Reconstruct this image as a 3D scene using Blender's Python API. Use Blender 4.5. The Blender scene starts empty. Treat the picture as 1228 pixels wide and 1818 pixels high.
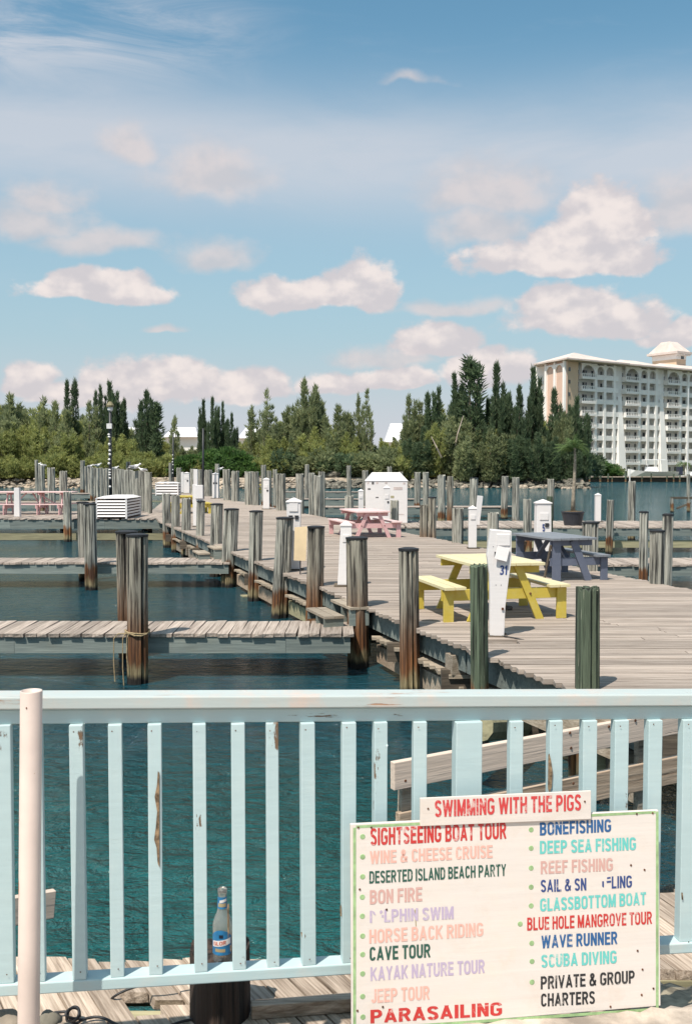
import bpy, math, random
from mathutils import Vector, Matrix
R = math.radians
random.seed(7)
scene = bpy.context.scene
COL = scene.collection
# ---------------------------------------------------------------- camera
F = 1767.5; CX = 614.0; CY = 909.0
PITCH = math.atan((909 - 830) / F)
EYE = Vector((0, 0, 1.95))
cam_d = bpy.data.cameras.new('camera'); cam = bpy.data.objects.new('camera', cam_d); COL.objects.link(cam)
cam.location = EYE; cam.rotation_euler = (R(90) - PITCH, 0, 0)
cam_d.sensor_fit = 'VERTICAL'; cam_d.sensor_height = 36; cam_d.sensor_width = 24; cam_d.lens = 35
cam_d.clip_end = 9000; cam_d.clip_start = 0.05
scene.camera = cam
# ---------------------------------------------------------------- exposure
scene.view_settings.view_transform = 'Standard'; scene.view_settings.look = 'None'
scene.view_settings.exposure = 0.42; scene.view_settings.gamma = 1; scene.view_settings.use_curve_mapping = False
# ---------------------------------------------------------------- node helper
class S:
    """a socket with arithmetic"""
    def __init__(s, nt, sock): s.nt = nt; s.k = sock
    def _m(s, op, *o, clamp=False):
        n = s.nt.nodes.new('ShaderNodeMath'); n.operation = op; n.use_clamp = clamp
        for i, v in enumerate((s,) + o):
            if isinstance(v, S): s.nt.links.new(v.k, n.inputs[i])
            else: n.inputs[i].default_value = v
        return S(s.nt, n.outputs[0])
    def __add__(s, o): return s._m('ADD', o)
    def __radd__(s, o): return s._m('ADD', o)
    def __sub__(s, o): return s._m('SUBTRACT', o)
    def __mul__(s, o): return s._m('MULTIPLY', o)
    def __rmul__(s, o): return s._m('MULTIPLY', o)
    def __truediv__(s, o): return s._m('DIVIDE', o)
    def max(s, o): return s._m('MAXIMUM', o)
    def min(s, o): return s._m('MINIMUM', o)
    def pow(s, o): return s._m('POWER', o)
    def abs(s): return s._m('ABSOLUTE')
    def ramp(s, a, b, lo=0.0, hi=1.0, smooth=True):
        n = s.nt.nodes.new('ShaderNodeMapRange'); n.interpolation_type = 'SMOOTHSTEP' if smooth else 'LINEAR'
        n.clamp = True
        s.nt.links.new(s.k, n.inputs[0])
        for i, v in ((1, a), (2, b), (3, lo), (4, hi)): n.inputs[i].default_value = v
        return S(s.nt, n.outputs[0])
def mixc(nt, f, a, b):
    n = nt.nodes.new('ShaderNodeMix'); n.data_type = 'RGBA'
    for sock, v in ((n.inputs[0], f), (n.inputs[6], a), (n.inputs[7], b)):
        if isinstance(v, S): nt.links.new(v.k, sock)
        elif isinstance(v, (int, float)): sock.default_value = v
        else: sock.default_value = (v[0], v[1], v[2], 1)
    return S(nt, n.outputs[2])
def noise(nt, vec, scale=5, detail=4, rough=0.55, dist=0.0, out=0):
    n = nt.nodes.new('ShaderNodeTexNoise'); n.inputs['Scale'].default_value = scale
    n.inputs['Detail'].default_value = detail; n.inputs['Roughness'].default_value = rough
    n.inputs['Distortion'].default_value = dist
    if vec is not None: nt.links.new(vec.k, n.inputs['Vector'])
    return S(nt, n.outputs[out])
def vmap(nt, vec, sc=(1, 1, 1), add=None):
    n = nt.nodes.new('ShaderNodeVectorMath'); n.operation = 'MULTIPLY'
    nt.links.new(vec.k, n.inputs[0]); n.inputs[1].default_value = sc
    r = S(nt, n.outputs[0])
    if add is not None:
        m = nt.nodes.new('ShaderNodeVectorMath'); m.operation = 'ADD'
        nt.links.new(r.k, m.inputs[0]); nt.links.new(add.k, m.inputs[1]); r = S(nt, m.outputs[0])
    return r
def comb(nt, x, y, z):
    n = nt.nodes.new('ShaderNodeCombineXYZ')
    for i, v in enumerate((x, y, z)):
        if isinstance(v, S): nt.links.new(v.k, n.inputs[i])
        else: n.inputs[i].default_value = v
    return S(nt, n.outputs[0])
def sep(nt, v):
    n = nt.nodes.new('ShaderNodeSeparateXYZ'); nt.links.new(v.k, n.inputs[0])
    return [S(nt, o) for o in n.outputs]
# ---------------------------------------------------------------- world: sky with clouds
SUN_EL, SUN_AZ = R(60), R(180 + 34)      # azimuth clockwise from +Y of where the sun stands (behind, left)
world = bpy.data.worlds.new('World'); scene.world = world; world.use_nodes = True
def build_world():
    nt = world.node_tree; nt.nodes.clear()
    out = nt.nodes.new('ShaderNodeOutputWorld'); bg = nt.nodes.new('ShaderNodeBackground')
    sky = nt.nodes.new('ShaderNodeTexSky'); sky.sky_type = 'NISHITA'; sky.sun_disc = False
    sky.sun_elevation = SUN_EL; sky.sun_rotation = SUN_AZ
    sky.air_density = 1.0; sky.dust_density = 1.2; sky.ozone_density = 2.0
    STR = 0.10
    bg.inputs[1].default_value = STR
    tc = nt.nodes.new('ShaderNodeTexCoord'); d = S(nt, tc.outputs['Generated'])
    x, y, z = sep(nt, d)
    az = x._m('ARCTAN2', y); el = z._m('ARCSINE')
    ae0 = comb(nt, az, el, 0.0)
    wn = nt.nodes.new('ShaderNodeTexNoise'); wn.inputs['Scale'].default_value = 15; wn.inputs['Detail'].default_value = 3
    nt.links.new(ae0.k, wn.inputs['Vector']); wx, wy, wz = sep(nt, S(nt, wn.outputs['Color']))
    az1 = az + (wx - 0.5) * 0.06; el1 = el + (wy - 0.5) * 0.035
    def fbm(dx=0.0, dy=0.0): return noise(nt, vmap(nt, comb(nt, az + dx, el + dy, 0.0), (1, 1.35, 1)), 26, 8, 0.60)
    n0 = fbm(); bill = (n0 - 0.5) * 2.0
    def soft_fbm(dx=0.0, dy=0.0): return noise(nt, vmap(nt, comb(nt, az + dx, el + dy, 0.0), (1, 1.35, 1)), 22, 3, 0.5)
    relief = (soft_fbm() - soft_fbm(0.006, 0.016)) * 1.9 + (n0 - fbm(0.004, 0.010)) * 1.0
    def blob(px, py, rx, ry, k=1.0):
        a0 = math.atan((px - CX) / F); e0 = math.atan((830 - py) / F * math.cos(a0))
        dx = (az1 - a0) * (F / rx)
        dy = (el1 - e0) * (F / ry)
        dy2 = dy + dy.min(0.0) * 0.9
        r = (dx * dx + dy2 * dy2).pow(0.5)
        return (r * -1.0 + 1.0) * k, dy
    def field(lst):
        f = None; t = None
        for b in lst:
            v, dy = blob(*b)
            f = v if f is None else f.max(v)
            w = v.ramp(0, 0.5) * dy
            t = w if t is None else t + w
        return f, t
    crisp = [(560, 535, 150, 46), (640, 515, 80, 60), (500, 530, 70, 34), (185, 520, 135, 34), (140, 505, 60, 30), (1000, 470, 190, 52), (1060, 420, 95, 82), (980, 440, 70, 50),
             (1040, 575, 150, 60), (985, 555, 80, 50), (770, 612, 90, 48), (850, 665, 100, 55), (230, 690, 115, 64), (330, 690, 90, 52),
             (430, 698, 90, 42), (52, 682, 50, 40), (590, 692, 70, 34), (1200, 592, 70, 34), (120, 705, 70, 30), (700, 680, 90, 30)]
    soft = [(370, 325, 120, 75), (385, 458, 95, 44), (70, 400, 110, 62), (90, 360, 80, 46), (190, 440, 130, 36), (860, 350, 145, 70), (850, 410, 95, 66),
            (1195, 390, 90, 80), (735, 165, 62, 13, 0.6), (230, 275, 60, 40), (680, 640, 110, 30), (800, 548, 110, 22), (300, 582, 50, 12)]
    F1, T1 = field(crisp); F2, T2 = field(soft)
    fc = (F1 + bill * 0.52).ramp(-0.06, 0.24)
    fs = (F2 + bill * 0.50).ramp(-0.15, 0.70)
    core = (relief * 1.1 + T1 * 0.55 + (F1 + bill * 0.4) * 0.35 + 0.12)._m('ADD', 0.0).ramp(0.0, 0.85)
    # clouds of the same kind over the rest of the sky
    away = az.abs().ramp(0.40, 0.50).max(el.ramp(0.50, 0.62))
    g = noise(nt, vmap(nt, ae0, (1, 2.2, 1)), 4.2, 7, 0.6)
    fg = g.ramp(0.50, 0.64) * away
    # thin high cloud streaks
    st = noise(nt, vmap(nt, comb(nt, az + el * 0.9, el, 0.0), (1.0, 4.5, 1)), 5.0, 7, 0.66, 0.8)
    st2 = noise(nt, vmap(nt, ae0, (1.2, 4.0, 1)), 3.0, 5, 0.6, 0.3)
    def ycen(py): return math.atan((830 - py) / F)
    band = ((el + az * 0.03 - ycen(292)) * (F / 95.0)); band = (band * band * -1.0)._m('EXPONENT')
    band2 = ((el + az * -0.10 - ycen(45)) * (F / 60.0)); band2 = (band2 * band2 * -1.0)._m('EXPONENT') * az.ramp(-0.02, -0.22)
    ci = band * (st2.ramp(0.15, 0.65) * 0.5 + 0.5) + band2 * st.ramp(0.34, 0.66) * 0.85 + st.ramp(0.52, 0.85) * 0.12
    ci = ci.min(0.9)
    # milky air close to the horizon
    hz = el.ramp(-0.02, 0.44, 1.0, 0.0)
    K = 1.0 / STR
    base = S(nt, sky.outputs[0])
    # grade of the clear air: measured for this day, slightly green blue
    tint = nt.nodes.new('ShaderNodeMix'); tint.data_type = 'RGBA'; tint.blend_type = 'MULTIPLY'; tint.inputs[0].default_value = 1
    nt.links.new(base.k, tint.inputs[6]); tint.inputs[7].default_value = (0.80, 1.17, 1.08, 1)
    c = S(nt, tint.outputs[2])
    c = mixc(nt, hz * 0.92 + 0.03, c, (0.350 * K, 0.435 * K, 0.490 * K))
    c = mixc(nt, ci * 0.88, c, (0.475 * K, 0.495 * K, 0.54 * K))
    low = el.ramp(0.0, 0.14, 1.0, 0.0)
    c = mixc(nt, low * 0.80, c, (0.50 * K, 0.49 * K, 0.525 * K))
    cs = mixc(nt, (relief + 0.5).ramp(0.1, 0.9), (0.46 * K, 0.445 * K, 0.465 * K), (0.56 * K, 0.505 * K, 0.50 * K))
    c = mixc(nt, fs * 0.78, c, cs)
    cc = mixc(nt, core, (0.50 * K, 0.465 * K, 0.48 * K), (0.69 * K, 0.615 * K, 0.585 * K))
    c = mixc(nt, fc * 0.92, c, cc)
    c = mixc(nt, fg * 0.85, c, (0.56 * K, 0.53 * K, 0.54 * K))
    nt.links.new(c.k, bg.inputs[0]); nt.links.new(bg.outputs[0], out.inputs[0])
build_world()
sun_d = bpy.data.lights.new('sun', 'SUN'); sun = bpy.data.objects.new('sun', sun_d); COL.objects.link(sun)
sun_d.energy = 4.5; sun_d.angle = R(0.5); sun_d.color = (1.0, 0.93, 0.83)
sdir = Vector((math.sin(SUN_AZ) * math.cos(SUN_EL), math.cos(SUN_AZ) * math.cos(SUN_EL), math.sin(SUN_EL)))
sun.rotation_euler = sdir.to_track_quat('Z', 'Y').to_euler(); sun.location = (0, 0, 60)
# ---------------------------------------------------------------- pixel -> place
def ray(px, py):
    a = (px - CX) / F; b = (CY - py) / F
    return Vector((a, b * math.sin(PITCH) + math.cos(PITCH), b * math.cos(PITCH) - math.sin(PITCH)))
def G(px, py, z=0.0):
    r = ray(px, py); t = (z - EYE.z) / r.z; return EYE + r * t
def P(px, py, Y):
    r = ray(px, py); return EYE + r * (Y / r.y)
# ---------------------------------------------------------------- materials
MATS = {}
def newmat(name, rough=0.7):
    m = bpy.data.materials.new(name); m.use_nodes = True; nt = m.node_tree
    b = nt.nodes['Principled BSDF']; b.inputs['Roughness'].default_value = rough
    MATS[name] = m
    return m, nt, b
def coords(nt, kind='Object', rnd=True):
    tc = nt.nodes.new('ShaderNodeTexCoord'); v = S(nt, tc.outputs[kind])
    if rnd:
        oi = nt.nodes.new('ShaderNodeObjectInfo'); r = S(nt, oi.outputs['Random'])
        o = comb(nt, r * 37.0, r * 91.0, r * 13.0)
        v = vmap(nt, v, (1, 1, 1), o); return v, r
    return v, None
def bump(nt, b, h, strength=0.4, dist=0.01):
    n = nt.nodes.new('ShaderNodeBump'); n.inputs['Strength'].default_value = strength; n.inputs['Distance'].default_value = dist
    nt.links.new(h.k, n.inputs['Height']); nt.links.new(n.outputs[0], b.inputs['Normal'])
def wood(name, light, dark, grain=(2, 40, 40), contrast=1.0, rough=0.85, stain=None):
    """weathered timber, fibres along local X"""
    m, nt, b = newmat(name, rough)
    v, r = coords(nt)
    g1 = noise(nt, vmap(nt, v, grain), 1.0, 5, 0.6, 0.3)
    g2 = noise(nt, vmap(nt, v, (grain[0] * 2.5, grain[1] * 3, grain[2] * 3)), 1.0, 3, 0.6)
    blot = noise(nt, v, 1.7, 4, 0.6)
    f = (g1.ramp(0.5 - 0.2 / contrast, 0.5 + 0.22 / contrast) * 0.65 + g2.ramp(0.35, 0.65) * 0.35)
    c = mixc(nt, f, dark, light)
    crack = g1.ramp(0.26, 0.36)
    c = mixc(nt, crack, tuple(0.25 * q for q in dark), c)
    c = mixc(nt, blot.ramp(0.5, 0.8) * 0.45, c, stain or tuple(0.7 * q for q in light))
    # each board its own tone
    tone = (r * 0.42 + 0.74)
    mm = nt.nodes.new('ShaderNodeMix'); mm.data_type = 'RGBA'; mm.blend_type = 'MULTIPLY'; mm.inputs[0].default_value = 1
    nt.links.new(c.k, mm.inputs[6]); nt.links.new(comb(nt, tone, tone, tone).k, mm.inputs[7])
    nt.links.new(mm.outputs[2], b.inputs['Base Color'])
    bump(nt, b, f * 0.7 + crack, 0.5, 0.006)
    return m
def plain(name, col, rough=0.6, var=0.12, scale=6, metal=0.0, bumpy=0.0):
    m, nt, b = newmat(name, rough)
    v, r = coords(nt)
    n = noise(nt, v, scale, 5, 0.6)
    c = mixc(nt, n.ramp(0.3, 0.75), tuple(q * (1 - var * 1.6) for q in col), tuple(min(1, q * (1 + var * 0.4)) for q in col))
    nt.links.new(c.k, b.inputs['Base Color']); b.inputs['Metallic'].default_value = metal
    if bumpy: bump(nt, b, n, bumpy, 0.02)
    return m
def painted(name, col, under=(0.16, 0.10, 0.06), chips=0.66, grime=(0.55, 0.5, 0.42), stretch=(3, 14, 3), rough=0.5, gr=0.25):
    """old paint on timber with flaked spots"""
    m, nt, b = newmat(name, rough)
    v, r = coords(nt)
    n = noise(nt, vmap(nt, v, stretch), 3.2, 7, 0.70)
    big = noise(nt, vmap(nt, v, (1, 1, 1)), 2.1, 3, 0.5)
    g = noise(nt, v, 9, 5, 0.6)
    fine = noise(nt, vmap(nt, v, (2, 30, 30)), 1.5, 4, 0.6)
    c = mixc(nt, g.ramp(0.45, 0.8) * gr, col, grime)
    c = mixc(nt, fine.ramp(0.3, 0.7) * 0.16, c, tuple(0.72 * q for q in col))
    chip = (n * 0.62 + big * 0.38).ramp(chips, chips + 0.018)
    c = mixc(nt, chip, c, under)
    nt.links.new(c.k, b.inputs['Base Color'])
    bump(nt, b, chip * -1.0 + fine * 0.5 + g * 0.3, 0.5, 0.003)
    return m
def pile_mat(name, light, dark, tide=True, streak=None, rz=(-0.36, -0.22)):
    """round timber, fibres along Z, stained by the tide low down"""
    m, nt, b = newmat(name, 0.9)
    v, r = coords(nt)
    g1 = noise(nt, vmap(nt, v, (26, 26, 0.9)), 1.0, 4, 0.6)
    g2 = noise(nt, vmap(nt, v, (70, 70, 2.5)), 1.0, 3, 0.6)
    f = g1.ramp(0.43, 0.56) * 0.7 + g2.ramp(0.4, 0.6) * 0.3
    c = mixc(nt, f, dark, light)
    crk = g1.ramp(0.37, 0.41)
    c = mixc(nt, crk, tuple(0.3 * q for q in dark), c)
    if streak:
        c = mixc(nt, g2.ramp(0.66, 0.72) * 0.8, c, streak)
    if tide:
        geo = nt.nodes.new('ShaderNodeNewGeometry'); gz = sep(nt, S(nt, geo.outputs['Position']))[2]
        wob = (noise(nt, vmap(nt, v, (9, 9, 1.5)), 1.0, 4, 0.6) - 0.5) * 0.55
        h = gz + wob
        rust = mixc(nt, g1.ramp(0.35, 0.65), (0.055, 0.022, 0.010), (0.24, 0.10, 0.035))
        c = mixc(nt, h.ramp(rz[0], rz[1]), rust, c)
        tan = mixc(nt, g2.ramp(0.3, 0.7), (0.10, 0.075, 0.035), (0.34, 0.27, 0.15))
        c = mixc(nt, h.ramp(-0.68, -0.52), tan, c)
        c = mixc(nt, (gz + wob * 0.3).ramp(-0.80, -0.70), (0.012, 0.010, 0.008), c)
    tone = r * 0.35 + 0.8
    mm = nt.nodes.new('ShaderNodeMix'); mm.data_type = 'RGBA'; mm.blend_type = 'MULTIPLY'; mm.inputs[0].default_value = 1
    nt.links.new(c.k, mm.inputs[6]); nt.links.new(comb(nt, tone, tone, tone).k, mm.inputs[7])
    nt.links.new(mm.outputs[2], b.inputs['Base Color'])
    bump(nt, b, f + crk, 0.6, 0.012)
    return m
wood('deck_wood', (0.49, 0.41, 0.35), (0.20, 0.155, 0.125), (1.2, 34, 30), 1.0)
wood('near_wood', (0.62, 0.50, 0.40), (0.22, 0.16, 0.115), (2.2, 46, 40), 1.2, stain=(0.50, 0.38, 0.28))
wood('pale_board', (0.60, 0.49, 0.41), (0.47, 0.375, 0.305), (0.9, 16, 16), 0.6)
wood('knotty_board', (0.56, 0.43, 0.32), (0.26, 0.18, 0.12), (1.5, 24, 24), 1.1)
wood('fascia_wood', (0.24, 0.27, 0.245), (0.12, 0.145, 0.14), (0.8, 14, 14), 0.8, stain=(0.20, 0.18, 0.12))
wood('beam_pale', (0.40, 0.36, 0.22), (0.22, 0.20, 0.12), (1.0, 12, 12), 0.8)
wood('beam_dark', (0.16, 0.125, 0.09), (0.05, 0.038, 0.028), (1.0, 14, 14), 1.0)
wood('ledge_wood', (0.46, 0.39, 0.31), (0.22, 0.17, 0.12), (2, 30, 30), 1.0)
pile_mat('pile_wood', (0.44, 0.42, 0.36), (0.10, 0.098, 0.088))
pile_mat('pile_dark', (0.34, 0.31, 0.25), (0.028, 0.022, 0.018), rz=(-0.45, 0.45))
pile_mat('pile_green', (0.115, 0.145, 0.095), (0.028, 0.038, 0.024), streak=(0.55, 0.52, 0.40))
pile_mat('post_black', (0.055, 0.035, 0.026), (0.010, 0.008, 0.007), tide=False)
plain('bare_wood', (0.30, 0.20, 0.115), 0.9, 0.5, 60)
plain('black_cap', (0.02, 0.02, 0.022), 0.6)
painted('rail_paint', (0.455, 0.575, 0.59), chips=0.622, grime=(0.58, 0.66, 0.64), stretch=(3, 3, 1.0), gr=0.35)
painted('rail_paint_long', (0.44, 0.56, 0.57), chips=0.625, grime=(0.62, 0.56, 0.5), stretch=(0.9, 6, 9), gr=0.45)
painted('cap_paint', (0.45, 0.50, 0.49), under=(0.40, 0.23, 0.15), chips=0.60, grime=(0.60, 0.46, 0.39), stretch=(0.9, 9, 22), gr=0.9)
painted('yellow_paint', (0.52, 0.40, 0.06), under=(0.34, 0.28, 0.20), chips=0.69, grime=(0.62, 0.56, 0.30))
painted('yellow_top', (0.66, 0.58, 0.35), under=(0.38, 0.32, 0.24), chips=0.62, grime=(0.68, 0.62, 0.45), gr=0.7)
painted('pink_paint', (0.62, 0.37, 0.37), under=(0.42, 0.32, 0.28), chips=0.69, grime=(0.66, 0.46, 0.44))
painted('pink_top', (0.74, 0.52, 0.50), under=(0.55, 0.42, 0.38), chips=0.62, grime=(0.70, 0.58, 0.54), gr=0.6)
painted('slate_paint', (0.115, 0.132, 0.185), under=(0.10, 0.08, 0.06), chips=0.69, grime=(0.22, 0.24, 0.28))
painted('slate_top', (0.185, 0.198, 0.22), under=(0.26, 0.24, 0.22), chips=0.63, grime=(0.30, 0.31, 0.33), gr=0.6)
painted('white_paint', (0.72, 0.68, 0.67), under=(0.36, 0.22, 0.14), chips=0.705, grime=(0.62, 0.55, 0.50), stretch=(3, 3, 3))
painted('sign_face', (0.70, 0.625, 0.575), under=(0.50, 0.36, 0.26), chips=0.735, grime=(0.72, 0.61, 0.52), stretch=(4, 4, 4), gr=0.6)
def sign_dirt():
    m = MATS['sign_face']; nt = m.node_tree; b = nt.nodes['Principled BSDF']; src = b.inputs['Base Color'].links[0].from_socket
    v, r = coords(nt, rnd=False)
    n = noise(nt, vmap(nt, v, (7, 7, 7)), 1.0, 7, 0.7)
    s2 = noise(nt, vmap(nt, v, (4, 60, 60)), 1.0, 3, 0.6)
    c = mixc(nt, n.ramp(0.52, 0.72) * 0.28, S(nt, src), (0.60, 0.46, 0.36))
    c = mixc(nt, s2.ramp(0.68, 0.74) * n.ramp(0.45, 0.6) * 0.5, c, (0.42, 0.36, 0.30))
    nt.links.new(c.k, b.inputs['Base Color'])
sign_dirt()
plain('sign_edge', (0.50, 0.42, 0.34), 0.7)
plain('sign_border', (0.34, 0.50, 0.24), 0.6, 0.2, 30)
def ink(name, col):
    """sign paint, worn"""
    m, nt, b = newmat(name, 0.6)
    v, r = coords(nt, rnd=False)
    n = noise(nt, v, 55, 5, 0.7); n2 = noise(nt, v, 9, 3, 0.6)
    st_ = noise(nt, vmap(nt, v, (6, 120, 6)), 1.0, 4, 0.7)
    c = mixc(nt, (n * 0.6 + n2 * 0.4).ramp(0.54, 0.66) * 0.65, col, (0.70, 0.62, 0.56))
    c = mixc(nt, st_.ramp(0.62, 0.70) * 0.6, c, (0.70, 0.62, 0.56))
    nt.links.new(c.k, b.inputs['Base Color']); return m
ink('ink_red', (0.52, 0.035, 0.03)); ink('ink_salmon', (0.72, 0.40, 0.33)); ink('ink_rose', (0.58, 0.34, 0.30))
ink('ink_dark_green', (0.02, 0.085, 0.06)); ink('ink_lilac', (0.46, 0.37, 0.50)); ink('ink_blue', (0.02, 0.10, 0.26))
ink('ink_teal', (0.13, 0.50, 0.46)); ink('ink_black', (0.02, 0.02, 0.022)); ink('ink_navy', (0.03, 0.06, 0.20)); ink('ink_swim', (0.58, 0.05, 0.05))
plain('pvc', (0.70, 0.565, 0.50), 0.45, 0.12, 3)
def pvc_rust():
    m = MATS['pvc']; nt = m.node_tree; b = nt.nodes['Principled BSDF']; src = b.inputs['Base Color'].links[0].from_socket
    v, r = coords(nt, rnd=False); x, y, z = sep(nt, v)
    wob = (noise(nt, v, 30, 4, 0.6) - 0.5) * 0.02
    dx = (x + wob * 0.5 + 0.016).abs().ramp(0.0025, 0.0065, 1.0, 0.0)
    zz = z + wob
    f = dx * zz.ramp(0.44, 0.462) * zz.ramp(0.535, 0.525, 1.0, 0.0)
    f = dx * zz.ramp(0.455, 0.50) * zz.ramp(0.522, 0.53, 1.0, 0.0)
    c = mixc(nt, f * 0.9, S(nt, src), (0.34, 0.12, 0.02))
    sp = noise(nt, v, 60, 2, 0.5).ramp(0.77, 0.80)
    c = mixc(nt, sp * 0.6, c, (0.35, 0.2, 0.1))
    nt.links.new(c.k, b.inputs['Base Color'])
pvc_rust()
plain('rubber_black', (0.018, 0.018, 0.02), 0.55)
plain('planter_plastic', (0.028, 0.030, 0.04), 0.5)
plain('soil', (0.12, 0.075, 0.04), 0.95, 0.4, 20)
plain('rust_metal', (0.16, 0.06, 0.025), 0.8, 0.4, 20)
plain('dark_metal', (0.03, 0.03, 0.035), 0.5)
plain('glass_dark', (0.09, 0.10, 0.11), 0.15, 0.3, 1)
plain('glass_curtain', (0.34, 0.33, 0.30), 0.3, 0.3, 1)
plain('tan_panel', (0.72, 0.55, 0.34), 0.7, 0.12, 2)
plain('rock', (0.22, 0.20, 0.16), 0.95, 0.5, 3, bumpy=0.6)
plain('rock_pale', (0.46, 0.38, 0.30), 0.95, 0.35, 4, bumpy=0.6)
plain('concrete', (0.52, 0.43, 0.355), 0.95, 0.35, 7, bumpy=0.4)
plain('ledge_stone', (0.40, 0.34, 0.24), 0.95, 0.45, 9, bumpy=0.5)
plain('sand', (0.46, 0.37, 0.28), 0.95, 0.4, 0.6, bumpy=0.3)
plain('grass_far', (0.10, 0.12, 0.045), 0.95, 0.4, 0.3)
plain('seabed', (0.03, 0.05, 0.05), 0.95, 0.3, 0.3)
plain('trunk', (0.20, 0.16, 0.12), 0.95, 0.4, 3)
plain('palm_trunk', (0.36, 0.30, 0.23), 0.95, 0.3, 12)
plain('hotel_white', (0.88, 0.84, 0.80), 0.8, 0.08, 0.2)
plain('hotel_pink', (0.66, 0.46, 0.36), 0.8, 0.06, 0.3)
plain('hotel_beige', (0.66, 0.48, 0.33), 0.8, 0.06, 0.3)
plain('hotel_wall', (0.86, 0.82, 0.76), 0.8, 0.06, 0.3)
plain('hotel_roof', (0.62, 0.52, 0.47), 0.8, 0.1, 0.5)
plain('white_roof', (0.74, 0.72, 0.74), 0.7, 0.08, 0.3)
plain('boat_white', (0.78, 0.77, 0.76), 0.4, 0.05, 1)
plain('blue_cloth', (0.02, 0.16, 0.42), 0.7, 0.1, 3)
plain('navy_metal', (0.015, 0.02, 0.04), 0.5)
plain('gull_white', (0.78, 0.76, 0.74), 0.8, 0.08, 20)
plain('gull_grey', (0.32, 0.32, 0.34), 0.8, 0.08, 20)
plain('lamp_olive', (0.20, 0.17, 0.09), 0.6)
plain('rope_tan', (0.40, 0.30, 0.17), 0.95, 0.3, 60)
plain('chain_white', (0.75, 0.72, 0.70), 0.6)
plain('decal_grey', (0.10, 0.09, 0.09), 0.7)
plain('decal_faint', (0.60, 0.50, 0.47), 0.7)
plain('label_blue', (0.03, 0.22, 0.46), 0.45, 0.2, 40); plain('label_white', (0.78, 0.74, 0.72), 0.5); plain('label_red', (0.66, 0.16, 0.10), 0.5); plain('label_gold', (0.42, 0.34, 0.20), 0.5)
def leafmat(name, a, b_, c_):
    m, nt, b = newmat(name, 0.75)
    geo = nt.nodes.new('ShaderNodeNewGeometry'); isl = S(nt, geo.outputs['Random Per Island'])
    pos = S(nt, geo.outputs['Position'])
    oi = nt.nodes.new('ShaderNodeObjectInfo'); r = S(nt, oi.outputs['Random'])
    n = noise(nt, pos, 0.55, 4, 0.6)
    c = mixc(nt, isl, a, b_)
    c = mixc(nt, n.ramp(0.40, 0.68) * 0.75, c, c_)
    c = mixc(nt, r * 0.35, c, tuple(0.6 * q for q in a))
    nt.links.new(c.k, b.inputs['Base Color'])
    tr = nt.nodes.new('ShaderNodeBsdfTranslucent'); nt.links.new(c.k, tr.inputs[0])
    mx = nt.nodes.new('ShaderNodeMixShader'); mx.inputs[0].default_value = 0.55
    out = nt.nodes['Material Output']
    nt.links.new(b.outputs[0], mx.inputs[1]); nt.links.new(tr.outputs[0], mx.inputs[2]); nt.links.new(mx.outputs[0], out.inputs[0])
leafmat('needles_olive', (0.33, 0.365, 0.125), (0.54, 0.54, 0.21), (0.26, 0.30, 0.11))
leafmat('needles_green', (0.26, 0.305, 0.155), (0.46, 0.48, 0.25), (0.195, 0.23, 0.115))
leafmat('needles_dark', (0.10, 0.15, 0.08), (0.20, 0.27, 0.14), (0.125, 0.17, 0.09))
leafmat('leaves_bright', (0.08, 0.16, 0.04), (0.16, 0.28, 0.08), (0.05, 0.11, 0.03))
leafmat('palm_leaf', (0.12, 0.20, 0.07), (0.24, 0.33, 0.12), (0.14, 0.20, 0.07))
leafmat('weed', (0.14, 0.12, 0.05), (0.25, 0.22, 0.10), (0.12, 0.12, 0.05))
def water_mat():
    m, nt, b = newmat('water', 0.06)
    geo = nt.nodes.new('ShaderNodeNewGeometry'); pos = S(nt, geo.outputs['Position'])
    x, y, z = sep(nt, pos)
    w1 = noise(nt, vmap(nt, pos, (1.0, 1.9, 1)), 2.6, 5, 0.62, 0.6)
    w2 = noise(nt, vmap(nt, pos, (1.0, 1.7, 1)), 9.0, 4, 0.62, 0.5)
    w3 = noise(nt, vmap(nt, pos, (0.4, 0.9, 1)), 0.8, 3, 0.5)
    calm = noise(nt, vmap(nt, pos, (1, 1.4, 1)), 0.16, 3, 0.5).ramp(0.35, 0.65, 0.6, 1.2)
    h = (w1 * 1.0 + w2 * 0.30) * calm + w3 * 0.8
    bump(nt, b, h, 1.0, 0.42)
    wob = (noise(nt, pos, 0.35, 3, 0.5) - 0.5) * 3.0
    unshaded_teal = (y + wob).ramp(6.2, 11.5, 1.0, 0.0) * (x + wob * 0.3).ramp(0.1, 1.3, 1.0, 0.0)  # near-left teal; darker tone elsewhere paints in the dock's shade and dark reflection
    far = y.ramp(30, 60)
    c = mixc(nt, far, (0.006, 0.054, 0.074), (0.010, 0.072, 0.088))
    c = mixc(nt, unshaded_teal, c, (0.010, 0.100, 0.102))
    nt.links.new(c.k, b.inputs['Base Color'])
    b.inputs['IOR'].default_value = 1.42
    b.inputs['Specular IOR Level'].default_value = 0.5
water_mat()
def glass_mat(name, col, rough=0.02):
    m, nt, b = newmat(name, rough)
    b.inputs['Base Color'].default_value = (*col, 1); b.inputs['Transmission Weight'].default_value = 1; b.inputs['IOR'].default_value = 1.45
glass_mat('bottle_glass', (0.86, 0.87, 0.84), 0.10); MATS['bottle_glass'].node_tree.nodes['Principled BSDF'].inputs['Transmission Weight'].default_value = 0.88; glass_mat('beer', (0.72, 0.34, 0.12))
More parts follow.
